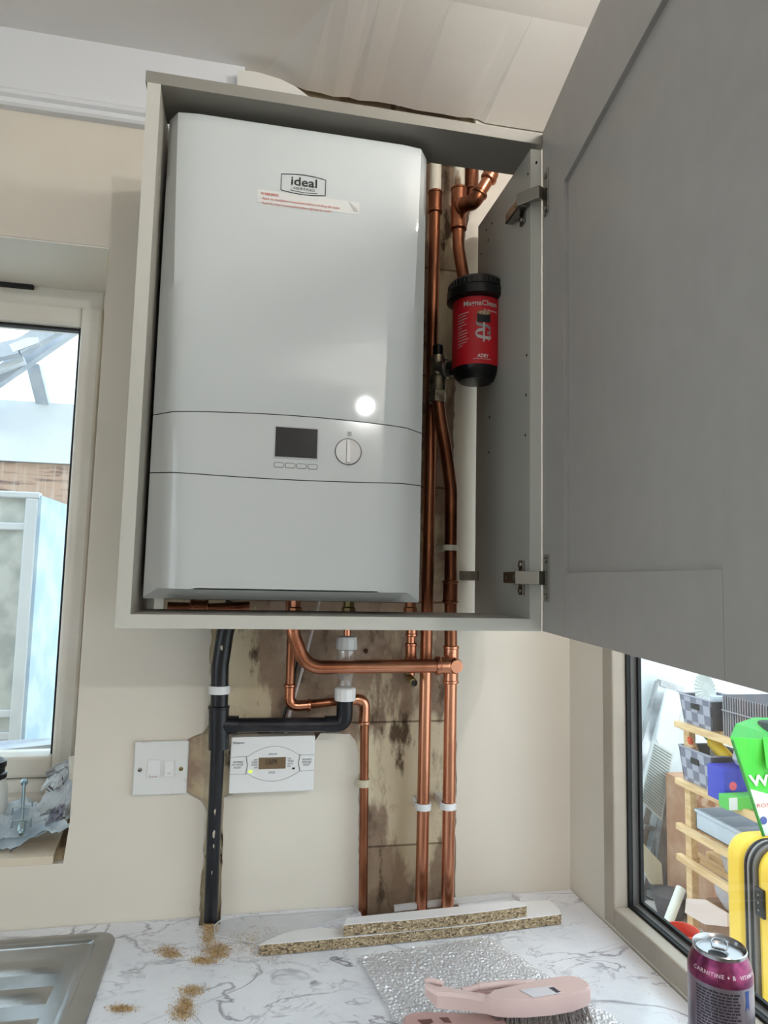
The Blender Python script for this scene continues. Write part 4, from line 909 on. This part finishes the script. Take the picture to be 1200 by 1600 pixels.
b0, b1 = aY(38, 1221, .115), aY(33, 1304, .022); ax = (b1-b0).normalized()
MB().tube([b0, b1], .0026, 14).build('threaded_rod', zinc, BO, smooth=True)
MB().tube([b0-ax*.002, b0+ax*.005], .0062, 6).build('nut', zinc, BO); MB().tube([b1-ax*.022, b1-ax*.006], .0058, 6).build('nut', zinc, BO); MB().tube([b1-ax*.006, b1], .004, 12).build('end_cap', zinc, BO)
def bracket(t_, w_=.018):
    c = b0.lerp(b1, t_); s = X*w_; m = MB(); prof_ = [c-s+Vector((0, 0, -.012)), c-s, c+s*.9, c+s*.9+Vector((0, 0, .008 if t_ < .6 else -.012))]
    wv = Vector((0, -.009, .002)); m.grid([[p-wv*.5 for p in prof_], [p+wv*.5 for p in prof_]]); m.build('bracket', zinc, BO, solid=.0016)
bracket(.50, .016); bracket(.74, .015)
BT_ = thing('plastic_bottle', 'white plastic bottle with a black lid, cut off by the left edge', 'bottle')
q = aY(-22, 1235, .10); bx_ = q.x
MB().lathe((bx_, .10, 0), [(.030, sz), (.034, sz+.004), (.034, sz+.075), (.030, sz+.092), (.028, sz+.098)], 36).build('body', mat('milky_white_plastic', (226, 230, 228), .4), BT_, smooth=True)
MB().lathe((bx_, .10, 0), [(.0305, sz+.098), (.0305, sz+.106), (.027, sz+.108), (.027, sz+.116), (.029, sz+.117), (.029, sz+.126), (.02, sz+.130)], 36).build('lid', dark, BT_, smooth=True)

# ================================================================== OUTSIDE, LEFT: CONSERVATORY
wht = mat('outside_white_upvc', (226, 234, 240), .4, c2=(214, 222, 230), scale=5)
lilac = mat('weathered_white_beam', (196, 204, 214), .5, c2=(176, 186, 200), scale=12)
frost = mat('frosted_panel', (206, 212, 210), .5, c2=(176, 184, 184), scale=14, lo=.42, hi=.62)
blueside = mat('pale_blue_panel', (178, 206, 232), .45, c2=(206, 226, 242), scale=9)
woodb = mixmat('weathered_timber', [(190, 160, 140), ((118, 98, 92), 9, .5, .62, (.6, 1, 5)), ((214, 198, 188), 60, .5, .7, (1, 1, .05))], .7, .2)
YO = 1.5
def py(u, v, y=YO): p = aY(u, v, y); return p
z0_, z1_ = py(60, 722).z, py(60, 628).z
CS = thing('conservatory', 'white lean-to conservatory frame with glazed roof seen through the left window', 'conservatory')
MB().box((-3.4, YO, z0_), (-.30, YO+.06, z1_)).build('fascia', wht, CS)
def beam(u0, v0, y0, u1, v1, y1, wd, mt, th=.04):
    a, b = aY(u0, v0, y0), aY(u1, v1, y1); d = (b-a).normalized(); s = d.cross(Y).normalized()*wd/2; t_ = Y*th
    return MB().hexa([a-s, a+s, a+s+t_, a-s+t_, b-s, b+s, b+s+t_, b-s+t_]).build('rafter', mt, CS)
beam(-60, 625, 1.40, 112, 505, 1.20, .055, lilac); beam(50, 568, 1.35, 66, 632, YO, .045, lilac); beam(-40, 566, 1.3, 60, 528, 1.15, .03, wht)
beam(-40, 556, 1.28, 28, 540, 1.2, .05, lilac); beam(28, 541, 1.2, 90, 505, 1.1, .05, lilac); beam(-40, 590, 1.33, 36, 560, 1.25, .02, wht)
rgl = bpy.data.materials.new('roof_glazing'); rgl.use_nodes = True; rgl.node_tree.nodes['Principled BSDF'].inputs['Alpha'].default_value = .12; rgl.node_tree.nodes['Principled BSDF'].inputs['Base Color'].default_value = lin((190, 228, 240)); rgl.node_tree.nodes['Principled BSDF'].inputs['Roughness'].default_value = .2
MB().hexa([(-3.4, YO, z1_), (-.30, YO, z1_), (-.30, YO, z1_+.006), (-3.4, YO, z1_+.006), (-3.4, .9, z1_+.75), (-.30, .9, z1_+.75), (-.30, .9, z1_+.756), (-3.4, .9, z1_+.756)]).build('roof_glazing', rgl, CS)
TB = MB().box((-3.4, YO+.02, py(60, 800).z), (-.30, YO+.12, z0_-.002)); tag(TB.build('timber_beam', woodb), 'weathered brown timber board under the conservatory fascia', 'beam')
LK = thing('glazed_cupboard', 'tall white cupboard with frosted front and pale blue side outside the left window', 'cupboard')
YC = 1.05
cA = aY(-60, 765, YC); cB = aY(60, 769, YC); cBz = cB.z; low = -.9
MB().box((-1.6, YC, cBz-.02), (cB.x+.004, YC+.03, cBz)).build('top_rail', wht, LK, bevel=.004)
MB().box((cB.x-.035, YC, low), (cB.x, YC+.03, cBz-.02)).build('corner_post', wht, LK, bevel=.004)
MB().box((-1.6, YC+.012, low), (cB.x-.03, YC+.018, cBz-.02)).build('front_panel', frost, LK)
sB = aY(118, 795, YC+.42)
MB().hexa([(cB.x, YC+.004, low), (cB.x+.01, YC+.004, low), (sB.x+.01, YC+.42, low), (sB.x, YC+.42, low), (cB.x, YC+.004, cBz-.01), (cB.x+.01, YC+.004, cBz-.01), (sB.x+.01, YC+.42, cBz-.01), (sB.x, YC+.42, cBz-.01)]).build('side_panel', blueside, LK)
for v, nm in ((822, 'cross_rail'), (1115, 'cross_rail'), (1150, 'cross_rail')):
    z = aY(30, v, YC).z; MB().box((-1.6, YC+.004, z-.012), (cB.x-.03, YC+.012, z+.010)).build(nm, wht, LK, bevel=.003)
q0 = aY(10, 1178, .55); q1 = aY(110, 1160, .6)
m = MB(); m.hexa([(q0.x-.6, .55, q0.z-.02), (q1.x, .60, q1.z-.02), (q1.x, .66, q1.z-.02), (q0.x-.6, .61, q0.z-.02), (q0.x-.6, .55, q0.z-.04-.0), (q1.x, .60, q1.z), (q1.x, .66, q1.z), (q0.x-.6, .61, q0.z)]); tag(m.build('folded_sheet', lilac), 'pale folded sheet lying low outside the left window', 'sheet')
GR = MB().box((-8, -8, FZ-.12), (8, 8, FZ-.055)); GR.box((-8, BT, FZ-.055), (8, 8, FZ)); struct(GR.build('ground', mat('outside_paving', (214, 208, 202), .8, c2=(196, 190, 184), scale=6)))

# ================================================================== OUTSIDE, RIGHT: STORAGE
OW = MB().box((-.2, 2.1, FZ), (5.2, 2.2, 1.5)); struct(OW.build('wall_garden', mat('white_rendered_wall', (228, 236, 238), .7, c2=(214, 224, 226), scale=3)))
aluo = mat('ladder_aluminium', (196, 198, 200), .35, .7, c2=(160, 160, 162), scale=10)
def quad_solid(m, pts, y, th): m.prism([aY(u, v, y) for u, v in pts], (0, th, 0))
LD = thing('step_ladder', 'folded aluminium step ladder leaning against the white wall outside', 'ladder')
def rail(u0, v0, y0, u1, v1, y1, w_=.03, th=.04, nm='rail', mt=aluo, par=LD, ground=False):
    a, b = aY(u0, v0, y0), aY(u1, v1, y1); d = (b-a).normalized(); s = d.cross(Y).normalized()*w_/2; t_ = Y*th
    if ground: b = a+d*((FZ-a.z)/d.z)
    return MB().hexa([a-s, a+s, a+s+t_, a-s+t_, b-s, b+s, b+s+t_, b-s+t_]).build(nm, mt, par)
rail(1036, 1068, 2.02, 982, 1262, 1.90, .045, ground=True); rail(1068, 1080, 2.02, 1033, 1262, 1.90, .020, ground=True); rail(1054, 1212, 1.88, 1020, 1450, 1.80, .060, ground=True); rail(1060, 1290, 1.86, 1038, 1450, 1.80, .035, ground=True)
rail(1033, 1067, 2.01, 1069, 1078, 2.01, .03, nm='top_cap'); rail(1020, 1235, 1.90, 1002, 1320, 1.88, .035)
rail(1008, 1292, 1.88, 1046, 1302, 1.88, .022, .08, 'tread'); rail(1000, 1382, 1.84, 1030, 1392, 1.84, .022, .08, 'tread')
m = MB(); quad_solid(m, ((1041, 1076), (1066, 1083), (1054, 1184), (1038, 1178), (1026, 1156)), 1.935, .01); tag(m.build('white_board', wht), 'smooth white board leaning between the ladder rails outside', 'board')
m = MB(); quad_solid(m, ((1022, 1158), (1052, 1176), (1034, 1282), (1000, 1250)), 1.80, .015)
rb = thing('ribbed_panel', 'pale ribbed drainer-like panel leaning against the ladder outside', 'panel'); m.build('sheet', mat('pale_ribbed_plastic', (206, 212, 212), .5), rb)
for k in range(22):
    t1 = (k+1)/23; a = aY(1022, 1158, 1.798).lerp(aY(1000, 1250, 1.798), t1); b = aY(1052, 1176, 1.798).lerp(aY(1034, 1282, 1.798), t1)
    if not k: ridgem = mat('panel_ridge', (150, 162, 162), .5)
    m = MB(); m.tube([a.lerp(b, .06), a.lerp(b, .94)], .003, 5); m.build('ridge', ridgem, rb)
m = MB(); quad_solid(m, ((1000, 1312), (1034, 1350), (1036, 1382), (1018, 1382), (1006, 1360), (1000, 1345)), 1.70, .012); tag(m.build('plastic_tray', mat('cream_plastic', (206, 200, 178), .5)), 'cream plastic tray tilted low behind the window corner outside', 'tray')
# clutter between ladder and wall
q = aY(1020, 1300, 2.0); m = MB(); m.box((q.x-.06, 2.0, FZ), (q.x+.10, 2.03, q.z+.02)); tag(m.build('fence_board', mat('weathered_plank', (188, 182, 150), .7, c2=(150, 130, 104), scale=14, stretch=(3, 1, .4))), 'weathered plank standing behind the foot of the ladder outside', 'plank')
q = aY(1052, 1240, 2.02); m = MB(); m.box((q.x-.02, 2.03, FZ), (q.x+.06, 2.06, q.z)); tag(m.build('timber_plank', mat('brown_plank', (140, 104, 84), .7, c2=(96, 76, 66), scale=14, stretch=(3, 1, .4))), 'brown plank standing against the wall between ladder and rack', 'plank')
q = aY(1085, 1236, 1.5); m = MB(); m.box((q.x+.05, 1.46, FZ), (q.x+.68, 1.78, q.z)); tag(m.build('cardboard_carton', mat('worn_cardboard', (172, 128, 100), .8, c2=(196, 160, 132), scale=9, lo=.4, hi=.7)), 'large worn brown cardboard carton standing behind the rack outside', 'carton')
q = aY(1040, 1385, 1.72); m = MB(); m.lathe((q.x-.02, 1.66, 0), [(.05, FZ), (.07, q.z-.03), (.075, q.z), (.02, q.z+.02)], 24); tag(m.build('grey_bucket', mat('dark_grey_plastic', (92, 88, 92), .5), smooth=True), 'dark grey tub at the foot of the ladder outside', 'tub')
# timber rack: its long side runs away from the viewer, parallel to the window wall
pine = mat('pine', (232, 200, 154), .6, c2=(212, 176, 128), scale=12, stretch=(4, .6, 4))
RK = thing('storage_rack', 'pine slatted storage rack holding baskets and boxes outside the right window', 'rack')
xq = 1.90; RY0, RY1 = .50, 1.31; RWd = .34
ptop = aX(1073, 1118, xq).z
shz = [.019, -.203, -.376, -.493]
for xx_ in (xq+.012, xq+RWd-.03):
    for yy in (RY1-.06, RY0+.01): MB().box((xx_, yy, FZ), (xx_+.030, yy+.036, shz[0]-.020)).build('post', pine, RK, bevel=.003)
for z in shz:
    MB().box((xq-.014, RY0, z-.024), (xq+.010, RY1, z)).build('shelf_rail', pine, RK, bevel=.002)
    for j in range(4):
        xx_ = xq+.045+j*.075; MB().box((xx_, RY0, z-.016), (xx_+.04, RY1, z-.001)).build('slat', pine, RK)
    MB().box((xq+.012, RY1-.022, z-.034), (xq+RWd, RY1-.004, z-.017)).build('cross_bar', pine, RK)
# baskets
def weave(c1, c2, s):
    m = bpy.data.materials.new('woven_strap'); m.use_nodes = True; t = m.node_tree; b = t.nodes['Principled BSDF']; b.inputs['Roughness'].default_value = .6
    tcn = t.nodes.new('ShaderNodeTexCoord'); ck = t.nodes.new('ShaderNodeTexChecker'); ck.inputs['Scale'].default_value = s; ck.inputs['Color1'].default_value = lin(c1); ck.inputs['Color2'].default_value = lin(c2)
    mp = t.nodes.new('ShaderNodeMapping'); mp.inputs['Location'].default_value = (.003, .003, .003); mp.inputs['Scale'].default_value = (.001, 1, 1); t.links.new(tcn.outputs['Object'], mp.inputs[0]); t.links.new(mp.outputs[0], ck.inputs['Vector']); t.links.new(ck.outputs['Color'], b.inputs['Base Color']); return m
wv = weave((118, 120, 138), (168, 170, 186), 27); wvd = mat('dark_basket_side', (86, 84, 92), .7)
def basket(zb2, zt_, y1, y0, label):
    t_ = thing('storage_basket', label, 'basket', 'woven baskets on the outdoor rack')
    T = [Vector(p) for p in ((xq-.004, y1, zt_), (xq-.004, y0, zt_), (xq+.17, y0, zt_), (xq+.17, y1, zt_))]; cen = sum(T, Vector())/4
    Bt = [Vector((cen.x+(p.x-cen.x)*.86, cen.y+(p.y-cen.y)*.86, zb2)) for p in T]
    for i, nm in enumerate(('front_side', 'end_side', 'back_side', 'end_side')):
        j = (i+1) % 4; off = ((cen-T[i])+(cen-T[j])); off.z = 0; off = off.normalized()*.005
        MB().hexa([Bt[i], Bt[j], Bt[j]+off, Bt[i]+off, T[i], T[j], T[j]+off, T[i]+off]).build(nm, wv if i in (0, 2) else wvd, t_)
    m = MB(); m.bm.faces.new([m.bm.verts.new(p+Z*.003) for p in Bt]); m.build('base', wvd, t_)
    m = MB(); m.tube(T+[T[0]], .0035, 8, cap=False); m.build('rim', mat('grey_rim', (160, 162, 176), .6), t_)
    c_ = (T[0]+T[1])*.5*.68+(Bt[0]+Bt[1])*.5*.32; n_ = Vector((-1, 0, 0)); h_ = .011
    m = MB(); m.prism([c_+Y*.024-Z*h_+n_*.002, c_-Y*.024-Z*h_+n_*.002, c_-Y*.024+Z*h_+n_*.002, c_+Y*.024+Z*h_+n_*.002], n_*.002); m.build('handle_hole', rubber, t_)
basket(shz[0]+.001, .131, 1.285, 1.095, 'grey woven basket on the top shelf of the rack outside')
basket(shz[1]+.001, -.072, 1.295, 1.100, 'grey woven basket holding bottles on the second shelf outside')
def bottle(label, x, y, z, col, capcol, tilt, r=.026, h=.15, nm='cleaning_bottle'):
    t_ = thing(nm, label, 'bottle', 'bottles in the lower woven basket'); t_.location = (x, y, z); t_.rotation_euler = tilt
    MB().lathe((0, 0, 0), [(r*.9, 0), (r, .005), (r, h*.7), (r*.45, h*.85), (r*.4, h*.9)], 24).build('body', mat('bottle_colour', col, .4), t_, smooth=True)
    MB().lathe((0, 0, 0), [(r*.62, h*.84), (r*.62, h), (r*.5, h*1.14), (r*.45, h*1.15)], 20).build('cap', mat('bottle_cap', capcol, .4), t_, smooth=True)
bottle('white bottle standing upright in the lower woven basket outside', xq+.125, 1.245, -.150, (232, 236, 232), (236, 238, 236), (0, 0, 0), .020, .130)
bottle('bottle with an orange-red cap in the lower woven basket outside', xq+.040, 1.245, -.110, (220, 180, 140), (226, 92, 56), (.1, -.45, 0), .017, .075)
bottle('yellow bottle with a green cap leaning in the lower woven basket outside', xq+.075, 1.105, -.085, (244, 206, 60), (66, 150, 112), (-1.10, 0, 0), .024, .14)
m = MB(); 
prof2 = []
q = aX(1107, 1078, xq+.08); seg = 48; rings = []
for r, h in ((.003, .0), (.03, -.004), (.066, -.022)): rings.append([m.bm.verts.new(Vector((q.x+(h+.003*(k % 2)*(r/.066))*.8, q.y+r*math.cos(2*PI*k/seg), q.z+r*math.sin(2*PI*k/seg)))) for k in range(seg)])
for i in range(2):
    for k in range(seg): m.bm.faces.new((rings[i][k], rings[i][(k+1) % seg], rings[i+1][(k+1) % seg], rings[i+1][k]))
m.bm.faces.new(rings[0]); tag(m.build('paper_fan', mat('white_paper_fan', (226, 230, 226), .6), solid=.002), 'round pleated white paper disc sticking out of the top basket outside', 'paper disc')
m = MB(); m.lathe((xq+.05, 1.13, .10), [(.018, -.04), (.024, .045), (.022, .045), (.016, -.036)], 24, cap=False); tag(m.build('white_cup', wht, smooth=True), 'small white cup in the top basket outside', 'cup')
WS = thing('wicker_hamper', 'dark ribbed wicker hamper beside the top basket outside', 'hamper')
wk = mat('dark_wicker', (70, 68, 74), .7); wk2 = mat('wicker_rib', (150, 148, 156), .7)
hx0, hy0, hy1, hz0, hz1 = xq+.012, .62, 1.045, shz[0]+.001, .165
MB().box((hx0, hy0, hz0), (hx0+.22, hy1, hz1)).build('body', wk, WS)
rd = MB(); k = 0
while hy1-.004-k*.0125 > hy0:
    rd = MB(); yy = hy1-.004-k*.0125; rd.tube([(hx0-.003, yy, hz0), (hx0-.003, yy, hz1)], .0036, 6); rd.build('reed', wk2, WS); k += 1
for k in range(12): rd = MB(); rd.tube([(hx0+.006+k*.018, hy1+.002, hz0), (hx0+.006+k*.018, hy1+.002, hz1)], .0036, 6); rd.build('reed', wk2, WS)
m = MB(); m.tube([(hx0-.007, hy1, hz1-.055), (hx0-.007, hy0, hz1-.055)], .003, 6); m.build('woven_band', wk2, WS)
BB = thing('blue_box', 'blue cardboard box with a pink round mark beside the lower basket outside', 'box')
by_ = .99; a = aY(1131, 1203, by_); b = aY(1131, 1233, by_); bz_ = shz[1]+.001
MB().box((a.x, by_, bz_), (a.x+.15, by_+.09, a.z), .002).build('carton', mat('blue_carton', (62, 72, 188), .5), BB)
m = MB(); m.lathe((a.x+.035, by_, (bz_+a.z)/2), [(.015, 0), (.015, -.0008)], 20, 'Y'); m.build('round_mark', mat('pink_mark', (232, 96, 120), .5), BB)
MB().box((a.x+.012, by_-.0008, bz_+.004), (a.x+.055, by_, bz_+.012)).build('white_mark', wht, BB)
m = MB(); c = aY(1146, 1196, 1.02); m.lathe((c.x+.06, 1.035, a.z+.001), [(.03, 0), (.042, .02), (.036, .05), (.012, .07)], 12); tag(m.build('plastic_bundle', mat('pale_crumpled_plastic', (206, 210, 218), .35, bump=1, bscale=40), smooth=True), 'pale crumpled plastic on top of the blue box outside', 'plastic')
p = aX(1122, 1237, xq+.0); p = Vector((xq-.03, aX(1122, 1237, xq-.03).y, 0)); p.z = aX(1122, 1237, xq-.03).z
m = MB(); m.tube([p, (p.x+.30, p.y+.03, p.z-.0)], .016, 18, cap=False); m.tube([p, p+Vector((.002, 0, 0))], [.016, .010], 18, cap=False); m.tube([p+Vector((.003, 0, 0)), p+Vector((.004, 0, 0))], .011, 14)
tag(m.build('cardboard_tube', mat('kraft_tube', (214, 198, 164), .7), smooth=True), 'pale cardboard tube lying across the rack under the blue box', 'tube')
GBX = thing('green_box', 'white and green long carton below the cardboard tube outside', 'box'); gy = .93; a = aY(1138, 1246, gy); b = aY(1140, 1267, gy)
MB().box((a.x, gy, b.z), (a.x+.16, gy+.05, a.z), .003).build('carton', mat('green_carton', (96, 196, 92), .5), GBX); MB().box((a.x+.002, gy-.0008, b.z+.002), (a.x+.035, gy, a.z-.002)).build('white_panel', wht, GBX)
CB = MB(); P = [aY(u, v, 1.42) for u, v in ((1078, 1238), (1135, 1250), (1165, 1270), (1170, 1330), (1120, 1330), (1086, 1300))]; CB.prism(P, (0, .03, 0)); P = [aY(u, v, 1.38) for u, v in ((1120, 1262), (1135, 1254), (1098, 1345), (1088, 1345))]; 
tag(CB.build('cardboard_sheet', mat('brown_cardboard', (170, 120, 86), .8, c2=(220, 190, 166), scale=26, lo=.45, hi=.6)), 'crumpled brown cardboard behind the middle of the rack outside', 'cardboard')
# crate on the third shelf
TR = thing('plastic_crate', 'pale grey divided plastic crate on the third shelf of the rack outside', 'crate')
crm = mat('pale_blue_grey_plastic', (196, 208, 222), .4)
A = aX(1084, 1284, xq+.025); z3 = shz[2]+.001; cx0_, cx1_, cy1_, cy0_ = xq+.025, xq+.31, 1.235, .74; ct = z3+.075
for nm, a_, b_ in (('front_wall', (cx0_, cy0_, z3), (cx0_+.004, cy1_, ct)), ('back_wall', (cx1_-.004, cy0_, z3), (cx1_, cy1_, ct)), ('end_wall', (cx0_, cy1_-.004, z3), (cx1_, cy1_, ct)), ('end_wall', (cx0_, cy0_, z3), (cx1_, cy0_+.004, ct)), ('tray_floor', (cx0_, cy0_, z3), (cx1_, cy1_, z3+.003))): MB().box(a_, b_).build(nm, crm, TR)
MB().box((cx0_-.008, cy0_, ct-.010), (cx0_, cy1_, ct)).build('lip', crm, TR, bevel=.002)
for k in range(1, 5): yy = cy1_-k*.1; MB().box((cx0_+.004, yy, z3+.003), (cx1_-.004, yy+.004, ct-.004)).build('divider', crm, TR)
tubm = mat('cloudy_tub', (214, 214, 222), .3, alpha=.85)
m = MB(); m.lathe((xq+.13, 1.10, 0), [(.07, shz[3]+.001), (.085, shz[3]+.055), (.088, shz[3]+.058), (.05, shz[3]+.068)], 28); tag(m.build('food_tub', tubm, smooth=True), 'cloudy lidded food tub on the lowest visible shelf outside', 'tub')
q = aY(1114, 1385, 1.15)
m = MB(); m.lathe((xq+.14, 1.12, 0), [(.075, q.z-.075), (.10, q.z-.03), (.105, q.z+.0), (.075, q.z+.03), (.05, q.z+.045)], 28); tag(m.build('clear_bowl', tubm, smooth=True), 'large rounded clear bowl under the lowest shelf outside', 'bowl')
o = MB().box((xq+.055, .60, FZ), (xq+.29, 1.23, q.z-.077), .004).build('cardboard_box', mat('brown_box', (176, 140, 110), .8, c2=(150, 116, 90), scale=8)); tag(o, 'brown cardboard box on the ground beneath the rack outside', 'box')
m = MB(); zz = FZ
P = [aX(u, v, xq-.03) for u, v in ((1072, 1404), (1100, 1406), (1136, 1428), (1136, 1448), (1100, 1444), (1070, 1426))]; m.prism(P, (.008, 0, 0)); tag(m.build('paper_sheet', mat('pink_white_paper', (226, 208, 200), .7)), 'pale folded paper in front of the box beneath the rack', 'paper')
a = aY(1064, 1388, 1.36); b = aY(1040, 1452, 1.30); d = (b-a).normalized(); b = a+d*((FZ+.018-a.z)/d.z); m = MB(); m.tube([a, b], .019, 18); tag(m.build('white_roll', mat('white_roll', (228, 230, 222), .5), smooth=True), 'white rolled tube leaning in front of the ladder foot outside', 'roll')
a = aY(1066, 1452, .95); m = MB(); m.lathe((a.x, .95, 0), [(.035, FZ), (.052, a.z-.01), (.055, a.z), (.050, a.z), (.033, FZ+.01)], 28, cap=False); tag(m.build('red_bucket', mat('red_plastic', (226, 84, 70), .4), smooth=True), 'red plastic bucket low against the window bottom outside', 'bucket')
# yellow suitcase: side-on, shells stacked away from the viewer
SC = thing('suitcase', 'upright yellow hard-shell suitcase with grey zip band outside the right window', 'suitcase')
yel = mat('yellow_shell', (246, 208, 74), .4, c2=(240, 198, 66), scale=4); zipm = mat('grey_zip_band', (112, 108, 106), .5)
xs = 1.45; ya = aX(1133, 1400, xs).y; yb = aX(1164, 1400, xs).y; yc_ = aX(1181, 1400, xs).y; ztp = aX(1150, 1307, xs).z; xe = xs+.36
def sshell(y0, y1, nm, mt, ins=0, bev=.02, par=SC):
    m = MB(); m.prism([(a, y0, b) for a, b, _ in rrect(xs+ins, xe-ins, FZ+.05+ins, ztp-ins, .06, 0, 10)], (0, y1-y0, 0)); return m.build(nm, mt, par, bevel=bev, smooth=True)
sshell(yb, ya, 'shell', yel); sshell(yc_, yb+.001, 'zip_band', zipm, -.002, .003); nsh = sshell(yc_-.12, yc_+.001, 'shell', yel)
for k in (.28, .5, .78):
    yk = yc_+(yb-yc_)*k; pts = [(a, yk, b) for a, b, _ in rrect(xs-.003, xe+.003, FZ+.047, ztp+.003, .062, 0, 10)]; m = MB(); m.tube(pts+[pts[0]], .0032, 8, cap=False); m.build('zip', (dark, mat('grey_piping', (150, 148, 146), .5), dark)[int(k*3)], SC, smooth=True)
c = aX(1189, 1410, xs); lk = MB().box((xs-.007, c.y-.016, c.z-.034), (xs+.003, c.y+.014, c.z+.034), .003).build('lock', dark, SC)
for k in range(3): MB().lathe((xs-.007, c.y, c.z-.018+.018*k), [(.003, 0), (.003, -.001)], 10, 'X').build('dial_wheel', chrome, lk)
for yy in (yc_-.06, ya-.05):
    for xx_ in (xs+.06, xe-.06): m = MB(); m.lathe((xx_, yy, FZ+.027), [(.02, -.01), (.027, -.008), (.027, .008), (.02, .01)], 20, 'X'); m.build('wheel', dark, SC, smooth=True)
# green bag on top of the suitcase
BG = thing('shopping_bag', 'bright green and white shopping bag standing on the yellow suitcase', 'bag')
YB = .40; zs = ztp+.004
grn = mat('bright_green_bag', (66, 200, 60), .5); gdk = mat('green_bag_inside', (60, 160, 70), .6); bgw = mat('white_bag_panel', (232, 236, 232), .5)
g = lambda u, v, y=YB: aY(u, v, y)
MB().prism([g(1142, 1152), g(1232, 1158), g(1242, 1222), g(1166, 1222)], (0, .004, 0)).build('front_panel', grn, BG)
MB().prism([g(1166, 1222), g(1242, 1222), g(1252, 1306), g(1193, 1306)], (0, .004, 0)).build('white_panel', bgw, BG)
MB().prism([g(1158, 1196), g(1242, 1226), g(1242, 1252), g(1171, 1232)], (0, -.0015, 0)).build('green_band', grn, BG)
MB().prism([g(1142, 1152), g(1151, 1131, YB+.04), g(1180, 1121, YB+.12), g(1240, 1123, YB+.12), g(1240, 1160, YB+.02)], (0, .003, 0)).build('inside', gdk, BG)
MB().prism([g(1192, 1152, YB-.003), g(1198, 1200, YB-.02), g(1240, 1210, YB-.02), g(1240, 1152, YB-.003)], (0, .002, 0)).build('flap', grn, BG)
a, b, c_, d_ = g(1142, 1152), g(1193, 1306), g(1242, 1306), g(1232, 1158)

m = MB(); m.tube([g(1144, 1156, YB-.004), g(1168, 1228, YB-.004), g(1193, 1306, YB-.004)], .004, 8); m.build('piping', mat('dark_green_piping', (50, 140, 60), .5), BG)
ow = g(1173, 1229, YB-.004); text('WE', .085, ow, X, Vector((-.25, 0, 1)), bgw, BG, height=.030, bold=.03)
ow = g(1183, 1262, YB-.003); text('ROSCH', .065, ow, X, Vector((0, 0, 1)), mat('red_bag_print', (206, 60, 80), .5), BG, height=.010)
m = MB(); c = g(1193, 1282, YB-.001); m.lathe((c.x, c.y, c.z), [(.010, 0), (.010, -.001)], 20, 'Y'); m.build('round_mark', mat('blue_bag_print', (80, 100, 170), .5), BG)
q = g(1190, 1140, YB+.07); m = MB(); m.lathe((q.x+.03, q.y, q.z-.02), [(.002, .045), (.03, .04), (.05, .01), (.045, -.03), (.002, -.04)], 16)
tag(m.build('dark_cloth', mat('dark_green_cloth', (52, 66, 62), .8, bump=1, bscale=20), smooth=True), 'dark bunched cloth filling the green shopping bag', 'cloth')

# ------------------------------------------------------------------ lift everything to real heights above the floor
for o in list(C.objects):
    if o.parent is None and o.type in ('MESH', 'EMPTY'): o.location.z += H
